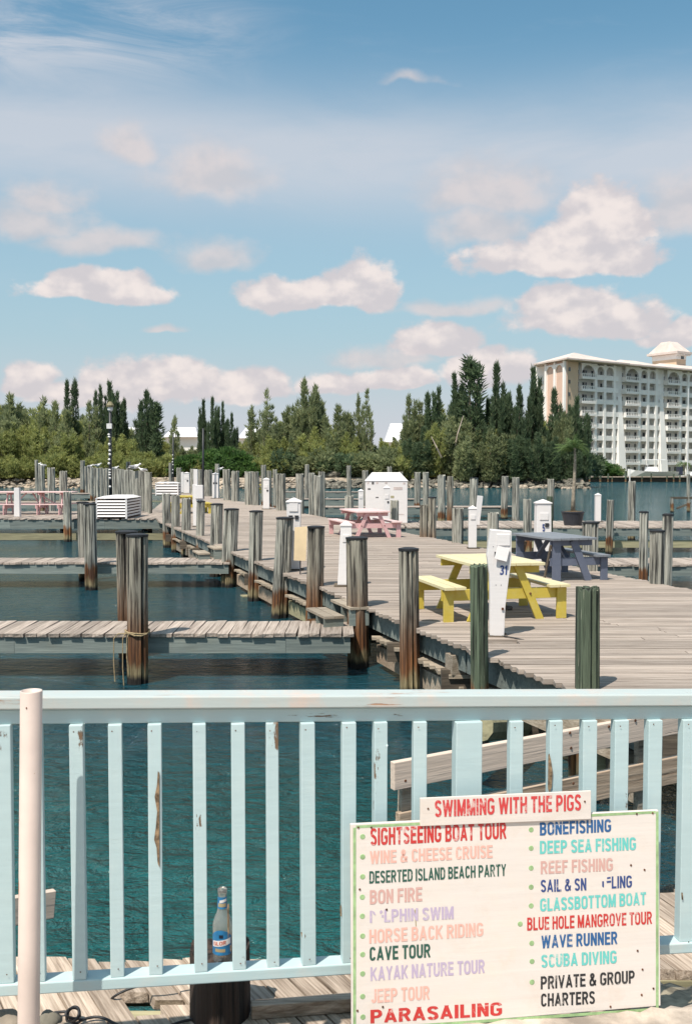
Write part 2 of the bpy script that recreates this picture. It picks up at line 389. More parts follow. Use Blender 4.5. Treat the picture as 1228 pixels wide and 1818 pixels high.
# ---------------------------------------------------------------- mesh builder
class MB:
    def __init__(s): s.v = []; s.f = []
    def add(s, vs, fs):
        o = len(s.v); s.v += [tuple(v) for v in vs]; s.f += [tuple(o + i for i in f) for f in fs]; return s
    def hexa(s, b4, t4):
        return s.add(list(b4) + list(t4), [(3, 2, 1, 0), (4, 5, 6, 7), (0, 1, 5, 4), (1, 2, 6, 5), (2, 3, 7, 6), (3, 0, 4, 7)])
    def box(s, c, d, rz=0, taper=1.0):
        x, y, z = [q / 2 for q in d]; cs, sn = math.cos(rz), math.sin(rz)
        def pt(a, b_, e, k): return (c[0] + (a * cs - b_ * sn) * k, c[1] + (a * sn + b_ * cs) * k, c[2] + e)
        return s.hexa([pt(-x, -y, -z, 1), pt(x, -y, -z, 1), pt(x, y, -z, 1), pt(-x, y, -z, 1)],
                      [pt(-x, -y, z, taper), pt(x, -y, z, taper), pt(x, y, z, taper), pt(-x, y, z, taper)])
    def beam(s, p0, p1, w, h, up=(0, 0, 1)):
        p0 = Vector(p0); p1 = Vector(p1); d = (p1 - p0).normalized(); side = d.cross(Vector(up)).normalized(); u = side.cross(d).normalized()
        a = side * w / 2; b_ = u * h / 2
        return s.hexa([p0 - a - b_, p0 + a - b_, p1 + a - b_, p1 - a - b_], [p0 - a + b_, p0 + a + b_, p1 + a + b_, p1 - a + b_])
    def tube(s, pts, r, n=8, caps=True):
        pts = [Vector(p) for p in pts]; rs = r if isinstance(r, (list, tuple)) else [r] * len(pts)
        o = len(s.v); ref = Vector((0.3, 0.9, 0.2))
        for i, p in enumerate(pts):
            d = (pts[min(i + 1, len(pts) - 1)] - pts[max(i - 1, 0)]).normalized()
            if abs(d.dot(ref)) > 0.95: ref = Vector((0.9, -0.3, 0.2))
            a = d.cross(ref).normalized(); b_ = d.cross(a)
            for k in range(n):
                t = 2 * math.pi * k / n; q = p + (a * math.cos(t) + b_ * math.sin(t)) * rs[i]; s.v.append(tuple(q))
        for i in range(len(pts) - 1):
            for k in range(n):
                s.f.append((o + i * n + k, o + i * n + (k + 1) % n, o + (i + 1) * n + (k + 1) % n, o + (i + 1) * n + k))
        if caps:
            s.f.append(tuple(o + k for k in range(n))[::-1]); s.f.append(tuple(o + (len(pts) - 1) * n + k for k in range(n)))
        return s
    def lathe(s, prof, n=24, c=(0, 0, 0)):
        o = len(s.v)
        for r, z in prof:
            for k in range(n):
                t = 2 * math.pi * k / n; s.v.append((c[0] + r * math.cos(t), c[1] + r * math.sin(t), c[2] + z))
        for i in range(len(prof) - 1):
            for k in range(n):
                s.f.append((o + i * n + k, o + i * n + (k + 1) % n, o + (i + 1) * n + (k + 1) % n, o + (i + 1) * n + k))
        s.f.append(tuple(o + k for k in range(n))[::-1]); s.f.append(tuple(o + (len(prof) - 1) * n + k for k in range(n)))
        return s
    def blob(s, c, r, seed=0, seg=10, rings=6, j=0.25):
        rnd = random.Random(seed); o = len(s.v)
        ph = [rnd.uniform(0, 6.28) for _ in range(6)]
        def rad(t, p):
            return 1 + j * (math.sin(2 * t + ph[0]) * math.cos(p * 2 + ph[1]) + 0.7 * math.sin(3 * t + ph[2] + 2 * p) + 0.5 * math.cos(4 * p + ph[3] + t)) * 0.6
        s.v.append((c[0], c[1], c[2] - r[2]))
        for i in range(1, rings):
            p = math.pi * i / rings - math.pi / 2
            for k in range(seg):
                t = 2 * math.pi * k / seg; q = rad(t, p)
                s.v.append((c[0] + r[0] * q * math.cos(p) * math.cos(t), c[1] + r[1] * q * math.cos(p) * math.sin(t), c[2] + r[2] * q * math.sin(p)))
        s.v.append((c[0], c[1], c[2] + r[2]))
        for k in range(seg): s.f.append((o, o + 1 + (k + 1) % seg, o + 1 + k))
        for i in range(rings - 2):
            for k in range(seg):
                a = o + 1 + i * seg
                s.f.append((a + k, a + (k + 1) % seg, a + seg + (k + 1) % seg, a + seg + k))
        a = o + 1 + (rings - 2) * seg; t_ = o + 1 + (rings - 1) * seg
        for k in range(seg): s.f.append((a + k, a + (k + 1) % seg, t_))
        return s
    def mesh(s, name, smooth=False):
        m = bpy.data.meshes.new(name); m.from_pydata(s.v, [], s.f)
        if smooth: m.polygons.foreach_set('use_smooth', [True] * len(m.polygons))
        m.update(); return m
def put(mesh, name, mat, parent=None, loc=(0, 0, 0), rot=(0, 0, 0), label=None, kind=None, smooth=False, mod=None):
    if isinstance(mesh, MB): mesh = mesh.mesh(name, smooth)
    if mat and not mesh.materials: mesh.materials.append(MATS[mat])
    o = bpy.data.objects.new(name, mesh); COL.objects.link(o); o.parent = parent
    o.location = loc; o.rotation_euler = rot if not isinstance(rot, (int, float)) else (0, 0, rot)
    if label: o['label'] = label
    if kind: o['kind'] = kind
    if mod:
        b = o.modifiers.new('bevel', 'BEVEL'); b.width = mod; b.segments = 2; b.limit_method = 'ANGLE'
    return o
def tag(o, label, cat, group=None):
    o['label'] = label; o['category'] = cat
    if group: o['group'] = group
    return o
def thing(name, label, cat, loc=(0, 0, 0), rz=0, group=None):
    o = bpy.data.objects.new(name, None); COL.objects.link(o); o.empty_display_size = 0.2
    o.location = loc; o.rotation_euler = (0, 0, rz); return tag(o, label, cat, group)
def copy_tree(o, parent=None, depth=0):
    c = o.copy(); COL.objects.link(c); c.parent = parent
    for ch in list(o.children): copy_tree(ch, c, depth + 1)
    return c
def jit(a): return random.uniform(-a, a)
# ---------------------------------------------------------------- lettering
def _arc(cx, cy, rx, ry, a0, a1, n=9):
    return [(cx + rx * math.cos(R(a0 + (a1 - a0) * k / n)), cy + ry * math.sin(R(a0 + (a1 - a0) * k / n))) for k in range(n + 1)]
def glyph(ch, t=0.155):
    """(width, strokes) of a narrow heavy capital, one unit high; strokes are centre lines"""
    h = t / 2; w = 0.56; l, r, b, u, c = h, w - h, h, 1 - h, 0.5
    g = {
     'A': (0.62, [[(h * .8, 0), (0.31, 1 - h * .6), (0.62 - h * .8, 0)], [(0.15, .27), (0.47, .27)]]),
     'B': (w, [[(l, 0), (l, 1)], [(l, u), (.28, u)] + _arc(.28, .735, r - .30, .19, 90, -90) + [(l, .545 - .0)], [(l, .53), (.29, .53)] + _arc(.29, .305, r - .29, .23, 90, -90) + [(l, b)]]),
     'C': (w, [_arc(.29, .72, r - .30, .205, 8, 180) + _arc(.29, .28, r - .30, .205, 180, 352)]),
     'D': (w, [[(l, 0), (l, 1)], [(l, u), (.25, u)] + _arc(.25, .68, r - .25, .245, 90, 0) + _arc(.25, .32, r - .25, .245, 0, -90) + [(l, b)]]),
     'E': (.50, [[(l, 0), (l, 1)], [(l, u), (.5, u)], [(l, .52), (.46, .52)], [(l, b), (.5, b)]]),
     'F': (.48, [[(l, 0), (l, 1)], [(l, u), (.48, u)], [(l, .50), (.43, .50)]]),
     'G': (.58, [_arc(.29, .72, .21, .205, 12, 180) + _arc(.29, .28, .21, .205, 180, 360) + [(.50, .46), (.30, .46)]]),
     'H': (w, [[(l, 0), (l, 1)], [(r, 0), (r, 1)], [(l, .52), (r, .52)]]),
     'I': (t, [[(h, 0), (h, 1)]]),
     'J': (.44, [[(.44 - h, 1), (.44 - h, .28)] + _arc(.22, .26, .22 - h, .185, 0, -180)]),
     'K': (.58, [[(l, 0), (l, 1)], [(l, .36), (.52, 1)], [(.22, .56), (.53, 0)]]),
     'L': (.48, [[(l, 0), (l, 1)], [(l, b), (.48, b)]]),
     'M': (.70, [[(l, 0), (l, 1)], [(.70 - h, 0), (.70 - h, 1)], [(l + .02, .97), (.35, .10), (.68 - h, .97)]]),
     'N': (w, [[(l, 0), (l, 1)], [(r, 0), (r, 1)], [(l + .01, .96), (r - .01, .04)]]),
     'O': (.58, [_arc(.29, .70, .21, .225, 0, 180) + _arc(.29, .30, .21, .225, 180, 360) + [(.50, .70)]]),
     'P': (w, [[(l, 0), (l, 1)], [(l, u), (.28, u)] + _arc(.28, .69, r - .28, .232, 90, -90) + [(l, .455)]]),
     'R': (.58, [[(l, 0), (l, 1)], [(l, u), (.28, u)] + _arc(.28, .705, r - .28, .217, 90, -90) + [(l, .49)], [(.30, .48), (.50, 0)]]),
     'S': (.54, [_arc(.27, .735, .19, .19, 15, 180, 7)[:-1] + [(.085, .70), (.13, .60), (.27, .52), (.40, .43), (.455, .30)] + _arc(.27, .265, .185, .19, 0, -165, 7)[1:]]),
     'T': (.52, [[(.26, 0), (.26, 1)], [(0, u), (.52, u)]]),
     'U': (w, [[(l, 1), (l, .29)] + _arc(.28, .285, .28 - h, .21, 180, 360) + [(r, 1)]]),
     'V': (.60, [[(h * .8, 1), (.30, h * .5), (.60 - h * .8, 1)]]),
     'W': (.84, [[(h * .8, 1), (.235, .03), (.42, .93), (.605, .03), (.84 - h * .8, 1)]]),
     'X': (.58, [[(.07, 1), (.51, 0)], [(.51, 1), (.07, 0)]]),
     'Y': (.58, [[(.06, 1), (.29, .47), (.52, 1)], [(.29, .5), (.29, 0)]]),
     '&': (.64, [[(.60, .04), (.16, .74)] + _arc(.27, .80, .12, .13, 205, -20, 7) + [(.34, .66), (.12, .42)] + _arc(.26, .26, .19, .19, 150, 300, 7) + [(.50, .22), (.58, .46)]]),
     '0': (.52, [_arc(.26, .72, .18, .205, 0, 180) + _arc(.26, .28, .18, .205, 180, 360) + [(.44, .72)]]),
     '1': (.30, [[(.22, 0), (.22, 1)], [(.02, .72), (.22, .92)]]),
     '3': (.52, [_arc(.25, .745, .18, .18, 160, -80, 8) + [(.20, .545)], [(.20, .53)] + _arc(.25, .285, .19, .21, 85, -165, 9)]),
     '5': (.52, [[(.46, u), (.12, u), (.09, .52)] + _arc(.25, .32, .19, .24, 120, -155, 9)]),
    }
    return g[ch]
def ribbon(pts, t, z):
    pts = [Vector((p[0], p[1])) for p in pts]; L = []; Rr = []
    for i, p in enumerate(pts):
        a = (p - pts[i - 1]).normalized() if i else None; b_ = (pts[i + 1] - p).normalized() if i < len(pts) - 1 else None
        a = a or b_; b_ = b_ or a; n1_ = Vector((-a.y, a.x)); n2_ = Vector((-b_.y, b_.x)); n_ = n1_ + n2_
        n_ = n_ / max(0.35, n_.length_squared / 2) if n_.length > 1e-4 else n1_
        if n_.length > 1.6: n_ = n_.normalized() * 1.6
        L.append((p.x + n_.x * t / 2, p.y + n_.y * t / 2, z)); Rr.append((p.x - n_.x * t / 2, p.y - n_.y * t / 2, z))
    vs = []; fs = []
    for a, b_ in zip(L, Rr): vs += [a, b_]
    for i in range(len(pts) - 1): fs.append((2 * i + 1, 2 * i + 3, 2 * i + 2, 2 * i))
    return vs, fs
def text_geo(s, t=0.155):
    """vertices (x, y, layer) and faces of a line of capitals one unit high"""
    V = []; Fc = []; x = 0.0; k = 0
    for ch in s:
        if ch == ' ': x += 0.26; continue
        w, st = glyph(ch, t)
        parts_ = []
        for q in st:            # sharp corners are made of two butted strokes
            cur = [q[0]]
            for i in range(1, len(q)):
                cur.append(q[i])
                if i < len(q) - 1:
                    a = Vector(q[i]) - Vector(q[i - 1]); b_ = Vector(q[i + 1]) - Vector(q[i])
                    if a.normalized().dot(b_.normalized()) < -0.1:
                        e = a.normalized() * t * 0.45; cur[-1] = (q[i][0] + e.x, q[i][1] + e.y); parts_.append(cur)
                        e = b_.normalized() * t * 0.45; cur = [(q[i][0] - e.x, q[i][1] - e.y)]
            parts_.append(cur)
        for q in parts_:
            vs, fs = ribbon(q, t, k % 7); o_ = len(V); k += 1
            V += [(min(max(a, 0), w) + x, min(max(b_, 0), 1), c_) for a, b_, c_ in vs]; Fc += [tuple(o_ + i_ for i_ in f_) for f_ in fs]
        x += w + 0.085
    return V, Fc, x - 0.085
def fit_text(name, s, BL, BR, TL, nrm, mat, parent, bold=0.022, depth=0.0008):
    """lettering whose box spans the three given corners (in the parent's space), raised as thick paint"""
    V, Fc, W = text_geo(s, 0.15 + bold)
    ex = (BR - BL) / W; ey = TL - BL
    me = bpy.data.meshes.new(name); me.from_pydata([BL + ex * v[0] + ey * v[1] + nrm * (depth + 0.00006 * v[2]) for v in V], [], Fc)
    me.materials.append(MATS[mat]); return put(me, name, None, parent)
# ================================================================= SETTING
WZ = -0.85; GZ = 0.335
m_ = MB(); m_.add([(-3000, -60, WZ), (3000, -60, WZ), (3000, 5000, WZ), (-3000, 5000, WZ)], [(0, 1, 2, 3)])
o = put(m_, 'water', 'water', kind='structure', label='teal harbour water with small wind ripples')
m_ = MB(); m_.add([(-4000, -100, -3.2), (4000, -100, -3.2), (4000, 6000, -3.2), (-4000, 6000, -3.2)], [(0, 1, 2, 3)])
put(m_, 'seabed', 'seabed', kind='structure')
# far land on the left and middle: bank profile rising from the water
def land(name, pts_front, back, mat, prof, mat2='grass_far'):
    m = MB(); n = len(pts_front); rows = []
    for k, (dy, z) in enumerate(prof):
        rows.append([(p[0] + jit(0.4) * (k > 0), p[1] + dy + jit(0.3) * (k > 0), z + jit(0.06) * (k > 0)) for p in pts_front])
    rows.append([(p[0], back, prof[-1][1] + 0.3) for p in pts_front])
    vs = [q for r in rows for q in r]; fs = []
    for a in range(len(rows) - 1):
        for i in range(n - 1): fs.append((a * n + i, a * n + i + 1, (a + 1) * n + i + 1, (a + 1) * n + i))
    m.add(vs, fs); return put(m, name, mat, kind='structure')
front = []
for i in range(90):
    X = -190 + i * 2.5
    if X > 34: break
    front.append((X, 134 + 2.5 * math.sin(X * 0.11) + 1.2 * math.sin(X * 0.37), 0))
land('sandy_bank', front, 2500, 'sand', [(0, -1.6), (1.2, -0.8), (2.8, 0.0), (4.5, 0.5), (16, 0.7)])
land('far_lawn', [(26 + i * 8, 192.0, 0) for i in range(60)], 2600, 'grass_far', [(0, -1.2), (0.2, -0.45), (6, -0.4), (20, -0.3)])
# ground we stand on: concrete edge with an uneven lip
EDGE = [(-6, 2.80), (-1.6, 2.84), (-0.9, 2.80), (-0.62, 2.66), (-0.2, 2.62), (0.05, 2.66), (0.35, 2.88), (0.8, 2.93), (1.1, 2.98), (1.6, 3.05), (6, 3.3)]
m_ = MB(); ex = []
for i in range(len(EDGE) - 1):
    for k in range(8):
        t = k / 8; ex.append((EDGE[i][0] * (1 - t) + EDGE[i + 1][0] * t, EDGE[i][1] * (1 - t) + EDGE[i + 1][1] * t + jit(0.012)))
ex.append(EDGE[-1]); n = len(ex)
rows = [[(x, -8.0, GZ) for x, y in ex], [(x, y - 0.25, GZ + jit(0.004)) for x, y in ex], [(x, y - 0.05, GZ - 0.002 + jit(0.006)) for x, y in ex],
        [(x, y, GZ - 0.028 + jit(0.01)) for x, y in ex], [(x, y + 0.05 + jit(0.01), 0.16) for x, y in ex], [(x, y + 0.03, -3.0) for x, y in ex]]
m_.add([q for r in rows for q in r], [(a * n + i, a * n + i + 1, (a + 1) * n + i + 1, (a + 1) * n + i) for a in range(5) for i in range(n - 1)])
put(m_, 'concrete_ground', 'concrete', kind='structure')
# rough ledge below the lip on the right
m = MB(); N_ = 26; rws = [(2.88, .27), (3.0, .215), (3.2, .16), (3.42, .11), (3.6, .04), (3.66, -.3), (3.68, -2.5)]
for (y_, z_) in rws:
    for k in range(N_): m.v.append((0.95 + k * 0.05, y_ + jit(.02) + 0.03 * math.sin(k * .5), z_ + jit(.008) + 0.012 * math.sin(k * .9 + y_ * 9)))
for a in range(len(rws) - 1):
    for k in range(N_ - 1): m.f.append((a * N_ + k, a * N_ + k + 1, (a + 1) * N_ + k + 1, (a + 1) * N_ + k))
tag(put(m, 'rock_ledge', 'ledge_stone', smooth=True), 'rough pale stone ledge between the concrete and the boardwalk at the right', 'rock')
# ================================================================= PILINGS
def pile_mesh(r, z0, z1, seed, seg=36, lean=(0, 0), deep=0.16, top_rag=0.02):
    rnd = random.Random(seed); m = MB(); dents = []
    prof = [1.0] * seg
    for _ in range(10):
        c = rnd.randrange(seg); a = rnd.uniform(0.35, 1.15) * deep
        prof[c] -= a; prof[(c + 1) % seg] -= a * 0.35
    prof = [max(0.7, q + rnd.uniform(-0.025, 0.025)) for q in prof]
    H = z1 - z0; rings = 7
    for i in range(rings):
        t = i / (rings - 1); z = z0 + H * t
        fl = 1.0 + 0.05 * (1 - t) + rnd.uniform(-0.012, 0.012)
        for k in range(seg):
            a = 2 * math.pi * k / seg; q = r * prof[k] * fl
            zz = z + (rnd.uniform(-top_rag, top_rag) if i == rings - 1 else 0)
            m.v.append((q * math.cos(a) + lean[0] * (z - 0), q * math.sin(a) + lean[1] * z, zz))
    for i in range(rings - 1):
        for k in range(seg):
            m.f.append((i * seg + k, i * seg + (k + 1) % seg, (i + 1) * seg + (k + 1) % seg, (i + 1) * seg + k))
    c = len(m.v); m.v.append((lean[0] * z1, lean[1] * z1, z1 + 0.004))
    for k in range(seg): m.f.append(((rings - 1) * seg + k, (rings - 1) * seg + (k + 1) % seg, c))
    return m
PILE_N = [0]
def pile(px, ytop, w, label, ybase=None, Y=None, z=0.0, cap=False, mat='pile_wood', group=None, lean=None, deep=0.20, zb=-2.2, seg=36, name='piling'):
    PILE_N[0] += 1
    if lean is None: lean = random.Random(PILE_N[0] * 7).uniform(-0.018, 0.018)
    if Y is None: q = G(px, ybase, z); Y = q.y
    top = P(px, ytop, Y); r = w / 2 * Y / F
    o = put(pile_mesh(r, zb, top.z, 100 + PILE_N[0], seg, (lean, 0), deep, 0.006 if cap else min(0.05, r * 0.22)), name, mat, loc=(top.x - lean * max(0, top.z), Y, 0))
    tag(o, label, 'piling', group)
    if cap:
        m = MB(); m.lathe([(r * 1.04, 0), (r * 1.06, 0.028), (r * 0.6, 0.04)], 20, (lean * top.z, 0, top.z - 0.004))
        put(m, 'cap', 'black_cap', o)
    return o
# main dock, left edge (nearest first)
pile(1043, 1045, 43, 'green painted piling split down its middle, right of the yellow table', ybase=1222, mat='pile_green', deep=0.22)
pile(849, 1004, 31, 'slim green painted piling in front of the number 31 pedestal', ybase=1170, mat='pile_green', deep=0.22)
pile(725, 977, 35, 'black capped dark piling left of the yellow picnic table', ybase=1113, cap=True, mat='pile_dark', deep=0.3, zb=-2)
pile(633, 957, 38, 'thick black capped piling at the inner end of the nearest finger pier', Y=13.9, cap=True, mat='pile_dark', deep=0.3)
pile(561, 937, 30, 'dark grooved capped piling right of the tan panel', ybase=1040, cap=True, mat='pile_dark', deep=0.3, lean=0.02)
pile(506, 921, 31, 'leaning grey capped piling left of the tan panel', ybase=1016, cap=True, lean=0.06)
pile(455, 909, 24, 'grey capped piling, fourth beyond the thick one in the left row', ybase=995, cap=True, lean=0.03)
pile(411, 905, 26, 'grey capped piling at the inner end of the second finger pier', ybase=978, cap=True, lean=0.05)
pile(385, 896, 22, 'grey capped piling just right of the tall white pedestal with the box head', ybase=965, cap=True, lean=0.03)
pile(357, 891, 15, 'narrow capped piling in front of the white pedestal with the box head', ybase=951, cap=True, lean=0.03)
pile(331, 885, 16, 'grey piling in front of the far yellow table, right one', ybase=941)
pile(312, 880, 15, 'grey piling in front of the far yellow table, middle one', ybase=935)
pile(295, 877, 16, 'grey piling beside the platform corner, last of the left row', ybase=929)
# main dock, right edge
pile(1166, 944, 26, 'broad grey capped piling at the right edge of the dock, lower of two touching', ybase=1036, cap=True)
pile(1185, 915, 19, 'tall rust footed piling touching the broad capped one at far right', Y=17.6, cap=True)
pile(1048, 929, 29, 'broad pale piling behind the bench of the slate table', ybase=1013, cap=True)
pile(875, 911, 20, 'short grey piling behind the top of the number 31 pedestal', ybase=981)
pile(812, 903, 20, 'grey piling left of the slim white pedestal on the right edge', ybase=963)
pile(767, 884, 15, 'dark capped piling, right one of the close dark pair behind the dock', ybase=953, mat='pile_dark', cap=True, deep=0.3)
pile(752, 897, 15, 'dark piling, left one of the close dark pair behind the dock', ybase=953, mat='pile_dark', deep=0.3)
pile(700, 889, 15, 'short grey piling in front of the big white box, right one', ybase=932)
pile(659, 885, 15, 'short grey piling in front of the big white box, left one', ybase=928)
pile(620, 881, 16, 'short grey piling behind the pink table left of the white box', ybase=921)
pile(564, 845, 15, 'grey piling standing in front of the triple cluster', ybase=915)
pile(553, 840, 11, 'left piling at the back of the triple cluster', ybase=905)
pile(571, 838, 12, 'right piling at the back of the triple cluster', ybase=906)
pile(532, 842, 15, 'grey piling behind the pedestal with two dark windows', ybase=912)
pile(499, 842, 17, 'grey piling right of the slim white pedestal in mid dock', ybase=906)
pile(453, 838, 13, 'right one of two touching grey pilings left of the slim white pedestal', ybase=897)
pile(441, 838, 13, 'left one of two touching grey pilings left of the slim white pedestal', ybase=896)
pile(418, 837, 14, 'single flat topped piling at the right edge far along the dock', ybase=890)
pile(402, 834, 13, 'single grey piling right of the white box pedestals far along the dock', ybase=888)
pile(370, 835, 15, 'wide grey piling behind the bare black pole', ybase=881)
pile(355, 834, 9, 'narrow grey piling left of the bare black pole', ybase=878)
pile(342, 833, 9, 'narrow grey piling between the farthest white pedestals', ybase=877)
pile(318, 831, 9, 'grey piling at the far left corner of the dock', ybase=875)
# pilings of finger piers and outer docks
pile(225, 946, 38, 'big split piling behind the nearest finger pier', Y=14.55, mat='pile_dark', deep=0.34, cap=True)
pile(244, 952, 38, 'big split rust stained piling in front of the nearest finger pier, rope round it', Y=12.85, mat='pile_dark', deep=0.34, cap=True, lean=0.01)
pile(147, 893, 21, 'tall grey piling behind the second finger pier', Y=24.5, cap=True)
pile(160, 896, 22, 'tall grey piling in front of the second finger pier with bare rusty foot', Y=22.7, cap=True)
pile(120, 874, 14, 'grey piling in front of the platform at the end of the long pink table', Y=37.5)
pile(65, 817, 6, 'thin tall piling in the left group of four, gull beside it', ybase=880)
pile(74, 827, 11, 'piling with a gull on top, second of the left group of four', ybase=886)
pile(91, 831, 13, 'piling third of the left group of four', ybase=902)
pile(113, 837, 14, 'shortest piling of the left group of four', ybase=908)
pile(147, 818, 8, 'tall piling at the far left end of the tight row of pilings', ybase=864)
pile(228, 820, 8, 'tall piling rising behind the tight row of pilings', ybase=890)
ORD = ['first', 'second', 'third', 'fourth', 'fifth', 'sixth', 'seventh', 'eighth', 'ninth', 'tenth', 'eleventh', 'twelfth', 'thirteenth', 'fourteenth', 'fifteenth', 'sixteenth', 'seventeenth', 'eighteenth', 'nineteenth', 'twentieth', 'twenty first', 'last']
GR = 'pilings set side by side in a tight row'
NR = 22
for i in range(NR):
    t = i / (NR - 1)
    pile(153 + 113 * t, 829 + 9 * t + jit(1.2), 6.2 + 3 * t, ORD[i] + ' piling from the left in the tight row behind the white louvred box', ybase=869 + 42 * t, group=GR, seg=14)
pile(545, 825, 8, 'slender tall piling behind the triple cluster', Y=70)
pile(468, 826, 9, 'tall piling behind the slim white pedestal in mid dock', Y=66)
pile(478, 836, 9, 'lower piling just behind the slim white pedestal in mid dock', Y=60)
pile(488, 834, 8, 'piling at the back between the slim pedestal and the split pair', Y=58)
pile(386, 824, 8, 'tall piling behind the white pedestal far along the dock', Y=75)
pile(303, 822, 6, 'thin piling beside the distant lamp pole', Y=88)
pile(619, 827, 8, 'lone slender piling between the cluster and the white box', Y=72)
pile(648, 836, 11, 'piling rising just left behind the white box', Y=58)
pile(691, 829, 8, 'piling rising above the middle of the white box', Y=62)
pile(711, 838, 8, 'piling rising above the right part of the white box', Y=60)
pile(741, 839, 11, 'left piling of the pair right of the white box', Y=62)
pile(755, 839, 11, 'right piling of the pair right of the white box', Y=52)
pile(783, 844, 14, 'grey piling standing alone in front of the blue green water', Y=50)
pile(799, 846, 11, 'piling rotted dark on its right side in the open water', Y=46, mat='pile_dark', deep=0.3)
pile(841, 849, 15, 'pale capped piling behind the leaning white board', Y=50, cap=True)
pile(896, 846, 12, 'left piling of the three in front of the rock bank', Y=54)
pile(915, 848, 13, 'middle piling of the three in front of the rock bank', Y=42)
pile(977, 851, 12, 'right piling of the three in front of the rock bank, behind the number 5 pedestal', Y=39)
pile(935, 887, 15, 'piling with split top left of the number 5 pedestal', Y=31)
pile(975, 882, 11, 'green painted piling touching the number 5 pedestal', Y=30, mat='pile_green')
pile(1083, 888, 13, 'slim rust footed piling right of the small white post', Y=32)
pile(1121, 855, 13, 'tall pale piling in the channel right of the white post', Y=38)
pile(1142, 910, 16, 'capped piling right of centre between the outer docks', Y=22.2, cap=True)
# ================================================================= MAIN DOCK
LE = [G(1180, 1292), G(1004, 1217), G(828, 1149), G(732, 1110), G(635, 1069), G(569, 1042), G(507, 1018), G(452, 996), G(415, 980), G(335, 946), G(285, 926), G(270, 908), G(300, 882), G(340, 872)]
RE = [G(1500, 1120), G(1228, 1047), G(1165, 1035), G(1050, 1012), G(811, 963), G(564, 916), G(449, 894), G(402, 886), G(374, 880), G(362, 874)]
def edge(lst, Y):
    lst = sorted(lst, key=lambda p: p.y)
    if Y <= lst[0].y:
        a, b_ = lst[0], lst[1]
    else:
        for a, b_ in zip(lst, lst[1:]):
            if a.y <= Y <= b_.y: break
    t = (Y - a.y) / (b_.y - a.y); return a.x + (b_.x - a.x) * t
def XL(Y): return edge(LE, Y)
def XR(Y):
    return edge(RE, Y) if Y > 12 else 6.6
dock = thing('dock', 'wide grey plank dock with furniture running away through the marina', 'dock', (0, 0, 0))
Yd = 7.6; nplank = 0; stuff = MB(); TH = 0.045
while Yd < min(LE[-1].y, RE[-1].y) - 0.3:
    w = 0.142 if Yd < 40 else 0.3
    xl, xr = XL(Yd) + jit(0.035) - 0.03, XR(Yd) + jit(0.04)
    if Yd < 40:
        segs = [(xl, xr)]
        if 10.95 < Yd < 11.2: segs = [(xl, 1.46), (1.93, xr)]
        elif xr - xl > 4.5 and nplank % 2:
            c = xl + (xr - xl) * random.choice((0.42, 0.5, 0.58)); segs = [(xl, c - 0.004), (c + 0.004, xr)]
        for a, b_ in segs:
            L = (b_ - a) / 2; hw = w / 2 - random.uniform(0.002, 0.007); z = jit(0.004); s1, s2 = jit(0.004), jit(0.004); m = MB()
            tl = jit(0.006)
            m.hexa([(-L, -hw, -TH), (L, -hw + s2, -TH), (L, hw + s2, -TH), (-L, hw, -TH)], [(-L + tl, -hw, s1), (L, -hw + s2, 0), (L, hw + s2, s1), (-L - tl, hw, 0)])
            put(m, 'plank', 'deck_wood', dock, ((a + b_) / 2, Yd, z))
            nplank += 1
    else:
        stuff.box(((xl + xr) / 2, Yd, -TH / 2 + jit(0.004)), (xr - xl, w - 0.012, TH))
    Yd += w
put(stuff, 'planking', 'deck_wood', dock, kind='stuff')
YB = [7.7, 9.1, 10.9, 12.6, 14.0, 16.2, 18.6, 21.0, 23.2, 25.4, 28, 30.5, 33.6]
def offs(Y, dx, z): return (XL(Y) + dx, Y, z)
for a, b_ in zip(YB, YB[1:]):      # rim board under the plank ends, one length per bay
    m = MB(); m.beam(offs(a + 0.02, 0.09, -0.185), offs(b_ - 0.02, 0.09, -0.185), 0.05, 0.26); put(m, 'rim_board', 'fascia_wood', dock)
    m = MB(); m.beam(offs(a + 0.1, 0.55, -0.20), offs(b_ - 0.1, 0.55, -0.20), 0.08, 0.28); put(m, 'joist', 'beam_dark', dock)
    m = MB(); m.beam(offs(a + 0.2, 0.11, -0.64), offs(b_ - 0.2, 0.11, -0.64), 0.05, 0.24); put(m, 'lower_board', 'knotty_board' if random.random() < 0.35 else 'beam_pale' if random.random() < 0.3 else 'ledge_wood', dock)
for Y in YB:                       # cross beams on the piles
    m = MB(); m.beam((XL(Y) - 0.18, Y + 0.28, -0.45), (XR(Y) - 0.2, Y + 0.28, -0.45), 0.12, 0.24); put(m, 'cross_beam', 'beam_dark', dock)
m = MB(); m.beam((XL(7.6) + 0.1, 7.58, -0.20), (6.6, 7.58, -0.20), 0.06, 0.28); put(m, 'end_board', 'beam_dark', dock)
# long joists further in, carry the planks
for k in range(1, 5):
    m = MB()
    for a, b_ in zip(YB, YB[1:]): m.beam((XL(a) * (1 - k / 5) + XR(a) * k / 5, a, -0.19), (XL(b_) * (1 - k / 5) + XR(b_) * k / 5, b_, -0.19), 0.08, 0.26)
    put(m, 'joist', 'beam_dark', dock)
# right edge rim
for a, b_ in zip(YB[5:], YB[6:]):
    m = MB(); m.beam((XR(a) - 0.08, a, -0.18), (XR(b_) - 0.08, b_, -0.18), 0.05, 0.26); put(m, 'rim_board', 'fascia_wood', dock)
